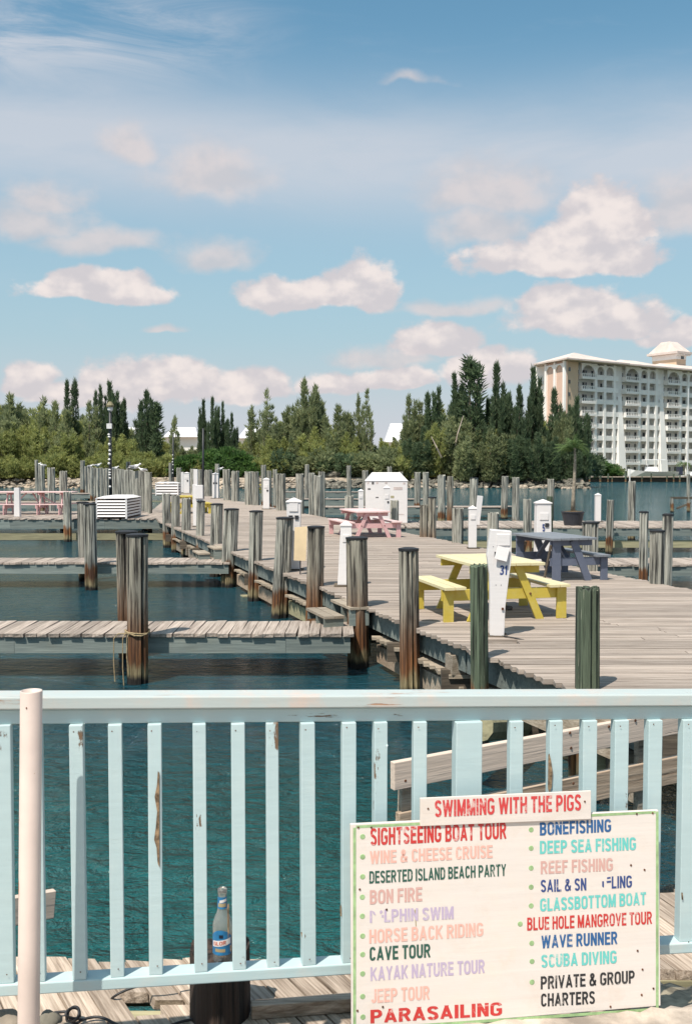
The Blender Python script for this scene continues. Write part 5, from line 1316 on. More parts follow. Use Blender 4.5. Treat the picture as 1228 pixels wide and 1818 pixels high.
# ================================================================= TREES
def wisps(m, rnd, c, n, size, up, spread, wid=0.16):
    for _ in range(n):
        d = Vector((rnd.gauss(0, 1), rnd.gauss(0, 1), rnd.gauss(0, 1))).normalized()
        p = c + d * spread * rnd.random() ** 0.5
        dr_ = (up + d * 0.75).normalized(); L_ = size * rnd.uniform(0.6, 1.3)
        s_ = dr_.cross(Vector((rnd.gauss(0, 1), rnd.gauss(0, 1), rnd.gauss(0, 1)))).normalized() * L_ * wid
        m.add([p - s_, p + s_, p + dr_ * L_], [(0, 1, 2)])
def casuarina(seed, H, W, spires, n, low=0.12, size=0.55, ragged=0.35, pw=0.8, thin=1.0):
    """crown made of several feathery upright plumes over a bushy foot; unit metres"""
    rnd = random.Random(seed); m = MB(); trunk = MB(); sp = [(0, 0, H, W * 0.34 * thin)]
    for _ in range(spires):
        a = rnd.uniform(0, 6.28); r_ = rnd.uniform(0.15, 0.42) * W; h_ = H * rnd.uniform(0.55, 0.93)
        sp.append((r_ * math.cos(a), r_ * math.sin(a), h_, W * rnd.uniform(0.16, 0.28) * thin))
    trunk.tube([(0, 0, -0.3), (0.05, 0, H * 0.5), (0, 0, H * 0.93)], [0.018 * H, 0.011 * H, 0.012], 6)
    for (x, y, h_, w_) in sp[1:]:
        trunk.tube([(x * 0.2, y * 0.2, h_ * 0.15), (x * 0.8, y * 0.8, h_ * 0.5), (x, y, h_ * 0.92)], [0.08, 0.05, 0.012], 4)
    tot = sum(h_ * w_ for _, _, h_, w_ in sp)
    for (x, y, h_, w_) in sp:
        k = int(n * h_ * w_ / tot / 9)
        for _ in range(k):
            t_ = low + (1 - low) * rnd.random() ** 0.9
            rr = w_ * (1 - t_) ** pw * (1 + ragged * (math.sin(13 * t_ + x * 5 + y) * 0.5 + math.sin(31 * t_ + y * 7) * 0.35))
            a = rnd.uniform(0, 6.28); r_ = rr * rnd.random() ** 0.45
            c = Vector((x * min(1, t_ * 1.4) + r_ * math.cos(a), y * min(1, t_ * 1.4) + r_ * math.sin(a), h_ * t_))
            wisps(m, rnd, c, 9, size, Vector((math.cos(a) * 0.45, math.sin(a) * 0.45, 1.0)), 0.30)
    return m, trunk
def bushy(seed, H, W, n, size=0.45):
    rnd = random.Random(seed); m = MB(); tk = MB(); tk.tube([(0, 0, -0.3), (0, 0, H * 0.6)], [0.1, 0.03], 5)
    lob = [(rnd.uniform(-.35, .35) * W, rnd.uniform(-.35, .35) * W, rnd.uniform(.3, .75) * H, rnd.uniform(.2, .33) * W) for _ in range(6)]
    for _ in range(n // 8):
        x, y, z, r_ = rnd.choice(lob); d = Vector((rnd.gauss(0, 1), rnd.gauss(0, 1), rnd.gauss(0, 1))).normalized()
        c = Vector((x, y, z)) + d * r_ * rnd.random() ** 0.4; c.z = max(0.1, c.z)
        wisps(m, rnd, c, 8, size, d * 0.8 + Vector((0, 0, 0.5)), 0.28, 0.3)
    return m, tk
KINDS = {}
def kind(key, builder, mat):
    a, b_ = builder; me = a.mesh('crown'); me.materials.append(MATS[mat]); tk = b_.mesh('trunk'); tk.materials.append(MATS['trunk']); KINDS[key] = (me, tk)
for i in range(4): kind(('olive', i), casuarina(11 + i, 10, 8.0, 20, 13000, 0.02, 0.58, 0.6, 0.55, 0.6), 'needles_olive')
for i in range(4): kind(('green', i), casuarina(31 + i, 10, 6.6, 15, 11000, 0.03, 0.56, 0.6, 0.6, 0.65), 'needles_green')
for i in range(4): kind(('dark', i), casuarina(51 + i, 10, 5.6, 9, 9000, 0.04, 0.52, 0.6, 0.75, 0.8), 'needles_dark')
for i in range(2): kind(('column', i), casuarina(71 + i, 10, 2.0, 1, 2600, 0.1, 0.42, 0.6, 0.5), 'needles_dark')
for i in range(2): kind(('sparse', i), casuarina(81 + i, 10, 3.8, 5, 2400, 0.1, 0.5, 0.9, 0.6), 'needles_green')
for i in range(3): kind(('bush', i), bushy(91 + i, 4, 5, 5200), 'leaves_bright' if i == 0 else 'needles_green')
for i in range(2): kind(('scrub', i), casuarina(101 + i, 4, 6, 9, 6000, 0.0, 0.5, 0.4, 0.6), 'needles_olive')
for i in range(2): kind(('shade', i), bushy(96 + i, 4, 6, 5600), 'needles_dark')
def tree(px, ytop, Y, key, label, group=None, ws=1.0, zb=0.6, name='casuarina_tree', cat='tree', baseH=10, rot=None, lean=0.0, dist_w=None):
    x = P(px, 830, Y).x; H = P(px, ytop, Y).z - zb; s_ = H / baseH
    t = thing(name, label, cat, (x, Y, zb), rot if rot is not None else random.uniform(0, 6.28), group); t.scale = (s_ * ws, s_ * ws, s_)
    if lean: t.rotation_euler = (0, lean, 0)
    cr, tk = KINDS[key]
    c = bpy.data.objects.new('crown', cr); COL.objects.link(c); c.parent = t
    c = bpy.data.objects.new('trunk', tk); COL.objects.link(c); c.parent = t
    return t
GT = 'casuarina trees of the low shore thicket'
LT = 'bushy olive green casuarina in the low thicket along the far shore'
# deep rows first (behind), left and middle
rt = random.Random(99)
MARKS = [(-40, 'at the left picture edge'), (30, 'above the long pink table'), (90, 'above the left group of four pilings'), (135, 'below the two slim spires'), (170, 'just left of the lamp post'), (215, 'just right of the lamp post'),
         (262, 'below the lone broad dark tree'), (308, 'behind the dotted black pole'), (360, 'behind the bare black pole'), (400, 'right of the bare black pole'), (440, 'below the left white roof'), (475, 'above the slim white pedestal in mid dock'),
         (520, 'above the two window pedestal'), (560, 'above the triple piling cluster'), (600, 'above the grey boulders'), (645, 'left of the big white box'), (686, 'above the big white box'), (730, 'above the pair of pilings by the box'),
         (785, 'above the lone piling in open water'), (840, 'above the pale capped piling'), (880, 'left of the three pilings by the rocks'), (912, 'above the three pilings by the rocks'), (950, 'left of the palm crown'), (990, 'behind the palm crown'), (1030, 'right of the palm trunk')]
SEEN = {}
def uniq(lb):
    """neighbours that would read the same are told apart by their order from the left"""
    SEEN[lb] = SEEN.get(lb, 0) + 1
    return lb if SEEN[lb] == 1 else lb + ', ' + ORD[SEEN[lb] - 1] + ' one'
def where(px): return min(MARKS, key=lambda m_: abs(m_[0] - px))[1]
def profile(px):    # outline of the general thicket top, by column
    pts = [(-60, 708), (0, 712), (60, 724), (110, 738), (150, 742), (200, 748), (240, 764), (300, 784), (340, 784), (400, 778), (440, 772), (480, 750), (520, 744), (560, 728), (600, 742), (640, 768), (680, 782), (720, 756), (760, 728), (800, 722), (860, 722), (900, 732), (950, 742), (990, 752), (1030, 790)]
    for a, b_ in zip(pts, pts[1:]):
        if a[0] <= px <= b_[0]: return a[1] + (b_[1] - a[1]) * (px - a[0]) / (b_[0] - a[0])
    return 760
for row, (Y, dy, step) in enumerate(((162, 0, 34), (150, 6, 30), (143, 26, 27))):
    px = -50 + row * 11
    while px < (1000 if row < 2 else 1010):
        right = px > 700
        key = (('green' if (right and rt.random() < 0.7) or rt.random() < 0.25 else 'olive') if not (right and rt.random() < 0.3) else 'dark', rt.randrange(4))
        lb = '%s casuarina, %s row, %s' % ({'olive': 'bushy olive', 'green': 'feathery green', 'dark': 'dark green'}[key[0]], ('rear', 'middle', 'front')[row], where(px)); lb = uniq(lb)
        tree(px + rt.uniform(-6, 6), profile(px) + dy + rt.uniform(-9, 12), Y - (4 if right else 0), key, lb, GT if not right else 'casuarina trees of the thicket behind the rock bank', ws=rt.uniform(0.95, 1.25))
        px += step * rt.uniform(0.85, 1.15)
px = -40
i = 0
while px < 1035:
    dk = (480 < px < 640) or px > 690
    key = ('shade', i % 2) if dk and rt.random() < 0.6 else (('bush', 0) if 320 < px < 480 and rt.random() < .6 else (('scrub', i % 2) if px < 330 or rt.random() < .4 else ('bush', 1 + i % 2)))
    lb = {'shade': 'dark low shrub', 'bush': 'green leafy low shrub', 'scrub': 'olive feathery scrub'}[key[0]] + ' at the shore, ' + where(px); lb = uniq(lb)
    tree(px, 806 + rt.uniform(-10, 10), 140.5 + rt.uniform(-.7, 1), key, lb, 'low shrubs at the foot of the thicket, ' + ('dark' if key[0] == 'shade' else 'green'), ws=1.15, name='shrub', cat='shrub', baseH=4, zb=0.5 if px < 640 else 0.3)
    px += rt.uniform(24, 32); i += 1
# individually recognisable trees
SPEC = [(121, 679, 150, ('column', 0), 'left one of two slim dark spires at the left', .55), (136, 676, 149, ('column', 1), 'right one of two slim dark spires at the left', .6),
    (160, 712, 146, ('sparse', 0), 'thin pale casuarina right of the two slim spires', .8), (180, 687, 148, ('dark', 0), 'dark casuarina with leaning plumes left of the lamp post top', .42), (197, 682, 147, ('dark', 1), 'dark many tipped casuarina directly behind the lamp post top', .55), (222, 712, 149, ('dark', 2), 'dark casuarina spreading right of the lamp post', .5),
    (262, 696, 146, ('dark', 3), 'broad dark casuarina standing alone right of the lamp post', .62), (279, 717, 145, ('column', 0), 'narrow dark casuarina touching the broad dark one', 1.5), (20, 704, 148, ('green', 1), 'tall green casuarina at the left edge', .9), (80, 708, 148, ('sparse', 1), 'feathery pale casuarina left of the slim spires', .9), (100, 716, 147, ('green', 2), 'soft green casuarina just left of the slim spires', .8),
    (312, 738, 145, ('sparse', 0), 'leaning pale sapling in front of the white roofs', .7), (362, 713, 148, ('dark', 1), 'left plume of the dark clump behind the bare pole', .42), (378, 709, 146, ('dark', 2), 'middle plume of the dark clump behind the bare pole', .42), (396, 716, 147, ('dark', 0), 'right plume of the dark clump behind the bare pole', .42), (412, 736, 145, ('dark', 3), 'lowest right plume of the dark clump behind the bare pole', .45),
    (475, 694, 147, ('sparse', 1), 'thin tall casuarina with a bare spire left of centre', .7), (447, 722, 149, ('sparse', 0), 'pale wispy casuarina in front of the white roof', .9), (505, 735, 146, ('green', 0), 'green casuarina between the thin spire and the tall plume', .9), (540, 679, 147, ('green', 1), 'tallest green casuarina at the centre with a bare tip', .62), (560, 690, 148, ('green', 3), 'tall casuarina right beside the tallest central one', .7), (600, 722, 146, ('green', 2), 'green casuarina right of the tall central pair', .85), (622, 735, 147, ('sparse', 0), 'thin casuarina at the right end of the central group', .9),
    (652, 694, 147, ('sparse', 1), 'sparse bare tipped casuarina left of the white gable roof', .6), (636, 700, 149, ('sparse', 0), 'second sparse casuarina just left of the bare tipped one', .5),
    (725, 700, 146, ('sparse', 0), 'half bare casuarina right of the white gable roof', .7), (745, 718, 144, ('green', 0), 'grey green casuarina right of the half bare one', .85), (778, 690, 143, ('dark', 0), 'dark casuarina at the left of the tall right group', .62), (806, 668, 142, ('dark', 1), 'dark casuarina with pale tip left of the tall spire', .55), (832, 638, 141, ('column', 1), 'tallest narrow spire of the right group', 1.5), (846, 690, 143, ('dark', 3), 'dark casuarina filling beneath the tallest spire', .6), (880, 650, 140, ('dark', 2), 'tall bulky dark casuarina right of the tallest spire', .55), (903, 700, 142, ('dark', 0), 'dark casuarina between the two bulky ones', .5), (920, 688, 139, ('dark', 3), 'dark slender casuarina left of the hotel', .55), (945, 656, 142, ('dark', 1), 'tall dark casuarina in front of the hotel corner', .5), (982, 694, 138, ('dark', 2), 'dark casuarina in front of the pink hotel wall', .62),
    (1000, 735, 136, ('green', 3), 'green casuarina below the beige hotel wall', .7), (1022, 708, 136, ('dark', 1), 'rightmost tall dark casuarina in front of the hotel balconies', .62), (1040, 735, 137, ('dark', 0), 'dark lower casuarina leaning out at the right end of the thicket', .6)]
for (px, yt, Y, key, lb, ws) in SPEC: tree(px, yt, Y, key, lb, ws=ws)
for (px, yt, Y, lb) in ((955, 770, 134, 'dense dark casuarina low in front, left of the palm'), (985, 778, 133.5, 'dense dark casuarina low behind the palm'), (1012, 785, 134, 'dense dark casuarina low at the water end of the thicket'), (920, 775, 135, 'dense dark casuarina low behind the two tall pilings'), (870, 765, 136, 'dense dark casuarina low in the middle of the right group'), (820, 770, 136, 'dense dark casuarina low at the left of the right group')):
    tree(px, yt, Y, ('dark' if px > 900 else 'green', int(px) % 4), lb, ws=1.2, zb=0.0)
# pale bare trunks in the thicket
for (p0, p1, p2, lb) in (((806, 800), (812, 770), (822, 738), 'pale bare trunk curving right in the thicket'), ((783, 812), (775, 795), (765, 775), 'pale bare trunk leaning left in the thicket')):
    m = MB(); m.tube([P(*p0, 137), P(*p1, 136.5), P(*p2, 136.5)], [0.12, 0.10, 0.04], 6); tag(put(m, 'bare_trunk', 'pale_board'), lb, 'dead tree')
# ================================================================= BUILDINGS BEHIND THE TREES
def shed(label, px0, px1, yridge, yeave, Y, gable=False):
    a, b_ = P(px0, yeave, Y), P(px1, yeave, Y); zr = P(px0, yridge, Y).z; w = b_.x - a.x; d = 9
    t = thing('house', label, 'building', ((a.x + b_.x) / 2, Y, 0.4)); z0 = a.z - 0.4; z1 = zr - 0.4
    m = MB(); m.box((0, d / 2, z0 / 2), (w * 0.94, d * 0.9, z0)); put(m, 'wall', 'hotel_wall', t)
    m = MB(); m.add([(-w / 2, -0.5, z0), (w / 2, -0.5, z0), (w / 2 - 1.2, d / 2, z1), (-w / 2 + 1.2, d / 2, z1), (-w / 2, d + .5, z0), (w / 2, d + .5, z0)], [(0, 1, 2, 3), (4, 3, 2, 5), (0, 3, 4), (1, 5, 2), (0, 4, 5, 1)]); put(m, 'roof', 'white_roof', t)
    for k in range(3):
        m = MB(); m.box((w * (k - 1) * 0.28, -0.0, z0 * 0.55), (1.2, 0.6, 1.3)); put(m, 'window', 'glass_dark', t)
shed('white roofed house behind the trees right of the lamp posts', 290, 352, 757, 776, 190)
shed('white roofed house behind the trees left of centre', 422, 478, 757, 778, 192)
shed('house with a steep pale gable roof behind the trees right of centre', 683, 742, 750, 785, 185)
shed('low white roofed house glimpsed behind the lamp post trees', 205, 250, 757, 772, 196)
# ================================================================= HOTEL
HY = 240.0
def HP(px, Y): return Vector((P(px, 830, Y).x, Y, 0))
h0 = HP(1022, 243); hotel = thing('hotel', 'large white and pink resort hotel with rows of arched balconies at the right', 'hotel', (h0.x, h0.y, -0.4))
HL = hotel.location
fdir = (HP(1300, 278) - HP(1022, 243)); fdir.z = 0; flen = fdir.length; fdir.normalize(); fn = Vector((fdir.y, -fdir.x, 0))    # fn: towards us
ztop = P(1040, 643, 243).z + 0.4      # eave
FL = 9; fh = ztop / 9.35
def HL2(s, n_, z): return fdir * s + fn * n_ + Vector((0, 0, z))
def sx(px):
    """distance along the facade for a picture column"""
    k = (px - CX) / F; A = h0; return (k * A.y - A.x) / (fdir.x - k * fdir.y)
def hbox(m, s0, s1, n0, n1, z0, z1):
    m.hexa([HL2(s0, n1, z0), HL2(s1, n1, z0), HL2(s1, n0, z0), HL2(s0, n0, z0)], [HL2(s0, n1, z1), HL2(s1, n1, z1), HL2(s1, n0, z1), HL2(s0, n0, z1)]); return m
S_END = sx(1290)
m = MB(); hbox(m, 0, S_END, -14, -1.9, 0, ztop); put(m, 'rear_wall', 'hotel_wall', hotel)
# beige and pink end
a0 = HP(967, 248) - HL; a1 = HP(1002, 239.5) - HL; a2 = HP(1024, 243) - HL; a0.z = a1.z = a2.z = 0
def quadwall(name, p, q_, mat, d=0.5, z0=0, z1=None):
    dd = (q_ - p).normalized(); nn = Vector((dd.y, -dd.x, 0)); m = MB(); z1 = z1 or ztop
    m.hexa([p + Vector((0, 0, z0)), q_ + Vector((0, 0, z0)), q_ - nn * d + Vector((0, 0, z0)), p - nn * d + Vector((0, 0, z0))], [p + Vector((0, 0, z1)), q_ + Vector((0, 0, z1)), q_ - nn * d + Vector((0, 0, z1)), p - nn * d + Vector((0, 0, z1))])
    return put(m, name, mat, hotel), dd, nn
_, d1, n1 = quadwall('end_wall', a0, a1, 'hotel_pink'); _, d2, n2 = quadwall('corner_wall', a1, a2, 'hotel_beige')
w1 = (a1 - a0).length; w2 = (a2 - a1).length
def arch(m, p, dd, nn, s0, s1, zs, out, th=0.45, proj=0.35, n=8):
    """arched head between two pilasters: spandrel above a half circle"""
    r_ = (s1 - s0) / 2; c = (s0 + s1) / 2; zt = zs + r_ * 1.15
    for k in range(n):
        A = math.pi * k / n; B = math.pi * (k + 1) / n
        x0_, z0_ = c - r_ * math.cos(A), zs + r_ * math.sin(A); x1_, z1_ = c - r_ * math.cos(B), zs + r_ * math.sin(B)
        f = [p + dd * x0_ + nn * out + Vector((0, 0, z0_)), p + dd * x1_ + nn * out + Vector((0, 0, z1_)), p + dd * x1_ + nn * out + Vector((0, 0, zt + .05)), p + dd * x0_ + nn * out + Vector((0, 0, zt + .05))]
        g = [v - nn * proj for v in f]; m.hexa([f[0], f[1], g[1], g[0]], [f[3], f[2], g[2], g[3]])
for k in range(3):
    s_ = w1 * (0.04 + 0.46 * k); m = MB(); p = a0 + d1 * s_; m.beam(p + n1 * 0.2, p + n1 * 0.2 + Vector((0, 0, ztop)), 0.75, 0.5, n1); put(m, 'pilaster', 'hotel_white', hotel)
for k in range(2):
    m = MB(); arch(m, a0, d1, n1, w1 * (0.04 + 0.46 * k) + .3, w1 * (0.04 + 0.46 * (k + 1)) - .3, ztop - 2.6, 0.4); put(m, 'arch', 'hotel_white', hotel)
for f in range(8):
    p = a1 + d2 * w2 * 0.28; z = ztop - 2.4 - f * fh; m = MB(); m.beam(p + n2 * 0.02 + Vector((0, 0, z)), p + n2 * 0.02 + Vector((0, 0, z + 0.9)), 0.7, 0.2, n2); put(m, 'small_window', 'glass_dark', hotel)
# bays: (left px, first column px, columns..., right px)
BAYS = [(1026, [1053, 1069, 1086]), (1104, [1130.5, 1145.5, 1160]), (1178, [1202.5, 1216, 1231]), (1247, [1270, 1285])]
win = {}
def share(name, key, make, mat, loc, ang):
    if key not in win:
        me = make().mesh(name); me.materials.append(MATS[mat]); win[key] = me
    return put(win[key], name, None, hotel, loc, (0, 0, ang))
fang = math.atan2(fdir.y, fdir.x)
for bi, (pl, cols) in enumerate(BAYS):
    sl_ = sx(pl); cs = [sx(c) for c in cols]
    zs = -0.0
    for f in range(9):
        z = f * fh + 0.35
        # slab and parapets
        m = MB(); hbox(m, sl_, cs[0] - 0.35, -1.9, 0.9, z - 0.28, z); put(m, 'balcony_slab', 'hotel_white', hotel)
        if f > 0:
            m = MB(); hbox(m, sl_, cs[0] - 0.35, 0.78, 0.92, z + 0.001, z + 0.28); hbox(m, sl_, cs[0] - 0.35, 0.78, 0.92, z + 0.95, z + 1.06)
            for k in range(9):
                s_ = sl_ + 0.1 + (cs[0] - 0.55 - sl_) * k / 8; hbox(m, s_, s_ + 0.16, 0.8, 0.9, z + 0.281, z + 0.949)
            hbox(m, sl_, sl_ + 0.1, -1.8, 0.77, z + 0.001, z + 0.98); put(m, 'balcony_rail', 'hotel_white', hotel)
        for a_, b_ in zip(cs, cs[1:]):
            m = MB(); hbox(m, a_ + 0.42, b_ - 0.42, 0.1, 0.35, z - 0.25, z + 0.95); put(m, 'parapet', 'hotel_white', hotel)
            m = MB(); hbox(m, a_ + 0.42, b_ - 0.42, -1.9, 0.098, z - 0.2, z); put(m, 'floor_slab', 'hotel_white', hotel)
        # side balcony stub on the right of the bay
        m = MB(); hbox(m, cs[-1] + 0.42, cs[-1] + 1.5, -1.0, 0.3, z - 0.25, z + (0.95 if f else 0.3)); put(m, 'parapet', 'hotel_white', hotel)
        # window strips in the recess
        zc = z + 0.5
        spans = [(sl_ + 0.35, cs[0] - 0.8)] + [(a_ + 0.6, b_ - 0.5) for a_, b_ in zip(cs, cs[1:])]
        for q_i, (s0, s1) in enumerate(spans):
            L_ = s1 - s0
            parts_ = ((0.0, 0.32), (0.62, 0.98)) if q_i == 0 else ((0.08, 0.92),)
            for (u, v) in parts_:
                mid = s0 + L_ * (u + v) / 2; ww = L_ * (v - u)
                cu = random.random() < 0.3; key = ('w', round(ww, 1), cu); c_ = HL2(mid, -1.84, z + 1.25)
                wo = share('window', key, lambda: MB().box((0, 0, 0), (ww, 0.12, 1.75)), 'glass_curtain' if cu else 'glass_dark', c_, fang)
                fk = ('f', round(ww, 1))
                if fk not in win:
                    mf = MB(); mf.box((0, -0.08, 0), (0.10, 0.1, 1.75)); mf.box((0, -0.08, -0.86), (ww, 0.1, 0.1)); me_ = mf.mesh('window_frame'); me_.materials.append(MATS['hotel_white']); win[fk] = me_
                put(win[fk], 'window_frame', None, wo)
    for c in cs:
        m = MB(); p = HL2(c, 0.15, 0); m.beam(p, p + Vector((0, 0, ztop - 0.1)), 0.85, 0.6, fn)
        put(m, 'column', 'hotel_white', hotel)
    for a_, b_ in zip([sl_ - 0.1] + cs, cs):
        m = MB(); arch(m, Vector((0, 0, 0)), fdir, fn, a_ + 0.4, b_ - 0.4, ztop - 0.55 - (b_ - a_) * 0.42, 0.45); put(m, 'arch', 'hotel_white', hotel)
    # blank white panel right of the bay
    nx = sx(BAYS[bi + 1][0]) if bi + 1 < len(BAYS) else S_END
    m = MB(); hbox(m, cs[-1] + 1.5, nx, -2.0, -0.6, 0, ztop - 0.05); put(m, 'blank_wall', 'hotel_white', hotel)
    m = MB(); p = [HL2(cs[-1] + 1.9, -0.59, 0), HL2(cs[-1] + 2.1, -0.59, 0)]
    c = (cs[-1] + 1.5 + nx) / 2; m.hexa([HL2(c - 1.7, 1.4, 0), HL2(c + 1.2, 1.4, 0), HL2(c + 1.2, -0.59, 0), HL2(c - 1.7, -0.59, 0)], [HL2(c - 0.8, -0.1, ztop * 0.72), HL2(c + 0.5, -0.1, ztop * 0.72), HL2(c + 0.5, -0.59, ztop * 0.72), HL2(c - 0.8, -0.59, ztop * 0.72)]); put(m, 'buttress', 'hotel_white', hotel)
# roofs
def hiproof(name, s0, s1, n0, n1, z0, z1, ins=3.2, eave=0.35):
    m = MB(); hbox(m, s0, s1, n0, n1, z0, z0 + eave)
    mid = (n0 + n1) / 2
    m.add([HL2(s0, n1, z0 + eave + .01), HL2(s1, n1, z0 + eave + .01), HL2(s1, n0, z0 + eave + .01), HL2(s0, n0, z0 + eave + .01), HL2(s0 + ins, mid, z1), HL2(s1 - ins, mid, z1)], [(0, 1, 5, 4), (1, 2, 5), (2, 3, 4, 5), (3, 0, 4)])
    return put(m, name, 'hotel_roof', hotel)
def roof_end():
    def L_(p): q = p - HL; q.z = 0; return q
    E = [L_(HP(945, 251)), L_(HP(1004, 236.8)), HL2(sx(1100), 2.6, 0), HL2(sx(1100), -13, 0), L_(HP(962, 264))]
    R0, R1 = L_(HP(1016, 249)), HL2(sx(1082), -5, 0); zt = Vector((0, 0, ztop + 0.45)); zb_ = Vector((0, 0, ztop + 0.1)); zr = Vector((0, 0, ztop + 3.0))
    v = [e + zb_ for e in E] + [e + zt for e in E] + [R0 + zr, R1 + zr - Vector((0, 0, .6))]
    m = MB(); m.add(v, [(4, 3, 2, 1, 0)] + [(i, (i + 1) % 5, (i + 1) % 5 + 5, i + 5) for i in range(5)] + [(5, 6, 10), (6, 7, 11, 10), (7, 8, 11), (8, 9, 10, 11), (9, 5, 10)])
    put(m, 'roof', 'hotel_roof', hotel)
roof_end()
hiproof('roof', sx(1100) + 0.01, sx(1172), -12, 2.5, ztop + 0.01, ztop + 2.3, 5)
hiproof('roof', sx(1172) + 0.01, S_END + 3, -12, 2.4, ztop, ztop + 2.3, 5)
# roof tower
def sxn(px, n_):
    k = (px - CX) / F; A = h0 + fn * n_; return (k * A.y - A.x) / (fdir.x - k * fdir.y)
ts0, ts1 = sxn(1154, -13), sxn(1213, -5)
m = MB(); hbox(m, ts0, ts1, -13, -5, ztop, ztop + 5.3); put(m, 'tower_wall', 'hotel_beige', hotel)
m = MB(); hbox(m, ts0 - 0.05, ts1 + 0.05, -13.1, -4.9, ztop + 3.9, ztop + 5.25); put(m, 'tower_band', 'hotel_white', hotel)
m = MB(); hbox(m, ts0 - 1.2, ts1 + 1.2, -14, -3.8, ztop + 5.31, ztop + 5.9)
c = (ts0 + ts1) / 2
m.add([HL2(ts0 - .8, -4.1, ztop + 5.91), HL2(ts1 + .8, -4.1, ztop + 5.91), HL2(ts1 + .8, -13.8, ztop + 5.91), HL2(ts0 - .8, -13.8, ztop + 5.91), HL2(c - 1.6, -7.6, ztop + 8.9), HL2(c + 1.6, -7.6, ztop + 8.9), HL2(c + 1.6, -10.4, ztop + 8.9), HL2(c - 1.6, -10.4, ztop + 8.9)], [(0, 1, 5, 4), (1, 2, 6, 5), (2, 3, 7, 6), (3, 0, 4, 7), (4, 5, 6, 7)])
put(m, 'tower_roof', 'hotel_roof', hotel)
m = MB(); hbox(m, c - 0.2, c + 0.9, -4.9, -4.75, ztop + 3.95, ztop + 4.75); put(m, 'tower_window', 'glass_dark', hotel)
for k in range(9):
    s_ = ts0 - 0.6 + (ts1 - ts0 + 1.2) * k / 8; m = MB(); hbox(m, s_ - 0.12, s_ + 0.12, -4.9, -3.9, ztop + 4.9, ztop + 5.3); put(m, 'bracket', 'hotel_white', hotel)
# rear wing glimpsed at the left
m = MB(); q_ = HP(955, 256) - HL; m.box((q_.x + 1.0, q_.y, ztop / 2 - 1.5), (3.6, 6, ztop - 3)); put(m, 'rear_wing', 'hotel_wall', hotel)
for f in range(6):
    m = MB(); m.box((q_.x + 1.0, q_.y - 3.3, ztop - 4.2 - f * fh), (3.7, 0.8, 1.0)); put(m, 'balcony_rail', 'hotel_white', hotel)
# ================================================================= FAR SHORE AT RIGHT
sw = thing('seawall', 'timber faced seawall with walkway below the hotel', 'seawall', (48, 190, -0.85))
m = MB(); m.box((30, 0.6, 0.35), (120, 1.0, 1.1)); put(m, 'wall', 'beam_dark', sw)
m = MB(); m.box((30, 0.4, 1.01), (120, 2.4, 0.16)); put(m, 'walkway', 'near_wood', sw)
for i, (px, yt, w_) in enumerate(((1033, 843, 3.6), (1046, 836, 3.4), (1065, 835, 4), (1079, 841, 3), (1086, 846, 2.4), (1110, 836, 3.6), (1139, 846, 2.6), (1155, 840, 2.6), (1183, 845, 2.4), (1195, 842, 2.6), (1206, 843, 2.6))):
    pile(px, yt, w_, ORD[i] + ' small green piling from the left along the hotel seawall', Y=186.5, mat='pile_green', group='small pilings along the hotel seawall', seg=12)
pile(1117, 833, 2.6, 'thin white marker post at the hotel seawall', Y=187, mat='chain_white', seg=10, name='white_post')
pile(1221, 690, 1.6, 'tall thin white mast at the right edge before the hotel', Y=187, mat='chain_white', seg=8, name='mast')
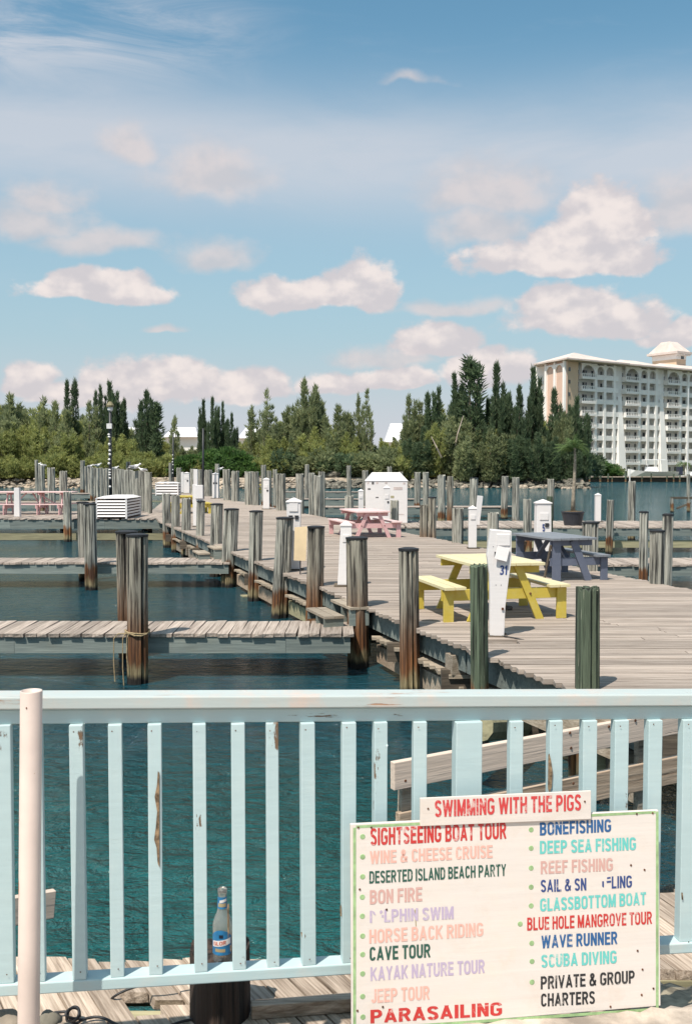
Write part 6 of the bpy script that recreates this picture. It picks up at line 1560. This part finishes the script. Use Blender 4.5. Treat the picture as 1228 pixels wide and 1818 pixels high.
def boat(label, px, py, Y, L_, rz, cab=True, motors=0, top=False):
    q = P(px, py, Y); t = thing('motor_boat', label, 'boat', (q.x, q.y, q.z), rz)
    m = MB(); secs = [(-0.5, 0.16, 0.10), (-0.2, 0.17, 0.10), (0.15, 0.16, 0.11), (0.36, 0.10, 0.13), (0.5, 0.005, 0.16)]
    for (x, w_, h_) in secs: m.v += [(x * L_, -w_ * L_, h_ * L_), (x * L_, w_ * L_, h_ * L_), (x * L_, w_ * L_ * 0.55, 0), (x * L_, -w_ * L_ * 0.55, 0)]
    for i in range(4):
        for k in range(4): m.f.append((i * 4 + k, i * 4 + (k + 1) % 4, (i + 1) * 4 + (k + 1) % 4, (i + 1) * 4 + k))
    m.f += [(3, 2, 1, 0), (16, 17, 18, 19)]; put(m, 'hull', 'boat_white', t)
    if cab:
        m = MB(); m.box((0.02 * L_, 0, 0.15 * L_), (0.25 * L_, 0.2 * L_, 0.10 * L_), 0, 0.8); put(m, 'console', 'boat_white', t)
        m = MB(); m.box((0.10 * L_, 0, 0.215 * L_), (0.05 * L_, 0.16 * L_, 0.03 * L_)); put(m, 'windscreen', 'glass_dark', t)
    if top:
        m = MB(); m.box((-0.02 * L_, 0, 0.345 * L_), (0.42 * L_, 0.28 * L_, 0.02 * L_)); put(m, 'canopy', 'boat_white', t)
        for x in (-0.16, 0.12):
            for y in (-0.1, 0.1): m = MB(); m.tube([(x * L_, y * L_, 0.1 * L_), (x * L_, y * L_, 0.34 * L_)], 0.04, 5); put(m, 'strut', 'boat_white', t)
    for i in range(motors):
        m = MB(); m.box((-0.54 * L_, (i - (motors - 1) / 2) * 0.11 * L_, 0.12 * L_), (0.08 * L_, 0.07 * L_, 0.16 * L_), 0, 0.8); m.box((-0.55 * L_, (i - (motors - 1) / 2) * 0.11 * L_, 0.0), (0.04 * L_, 0.03 * L_, 0.12 * L_)); put(m, 'outboard', 'navy_metal', t)
    return t
boat('white centre console boat with canopy and dark outboards on the hotel shore', 1157, 846, 195, 9.5, R(175), True, 3, True)
boat('small white boat with blue cover behind the seawall pilings', 1042, 848, 194, 5.5, R(10), True, 0, False)
boat('white boat hull at the right edge beside the mast', 1232, 850, 194, 6.5, R(20), True, 0, False)
q = P(1053.5, 838, 192); t = thing('blue_umbrella', 'closed blue umbrella by the small white boat', 'umbrella', q)
m = MB(); m.tube([(0, 0, -1.0), (0, 0, 1.2)], 0.04, 6); put(m, 'pole', 'chain_white', t); m = MB(); m.lathe([(0.1, -0.4), (0.36, -0.1), (0.3, 0.5), (0.05, 0.8)], 12); put(m, 'canopy', 'blue_cloth', t)
for (px, yt, ws, key, lb) in ((1068, 818, 1.5, ('bush', 0), 'bright round tree on the hotel lawn left of the white boat'), (1088, 826, 1.3, ('bush', 1), 'rounded shrub beside the bright tree on the hotel lawn'), (1128, 836, 1.6, ('bush', 2), 'low shrub behind the white marker post'), (1150, 839, 1.8, ('bush', 1), 'low hedge shrub left of the canopied boat'), (1193, 838, 1.9, ('bush', 2), 'low hedge shrub under the hotel palm'), (1035, 838, 1.2, ('shade', 0), 'dark shrub at the left end of the hotel lawn')):
    tree(px, yt, 198, key, lb, ws=ws, name='shrub', cat='shrub', baseH=4, zb=-0.3)
q = HP(1213, 200); pm = thing('palm_tree', 'small coconut palm in front of the hotel at the right edge', 'palm tree', (q.x, q.y, -0.3))
hp = P(1213, 822, 200).z + 0.3; m = MB(); m.tube([(0, 0, 0), (0.1, 0, hp * .5), (0, 0, hp)], [0.2, 0.15, 0.12], 7); put(m, 'trunk', 'palm_trunk', pm)
m = MB()
for k in range(18): frond(m, (0, 0, hp), k * 2.4, random.uniform(1.6, 2.4), random.uniform(0.2, 1.6), random.uniform(1.0, 2.6), 0.6, 12)
put(m, 'crown', 'palm_leaf', pm)
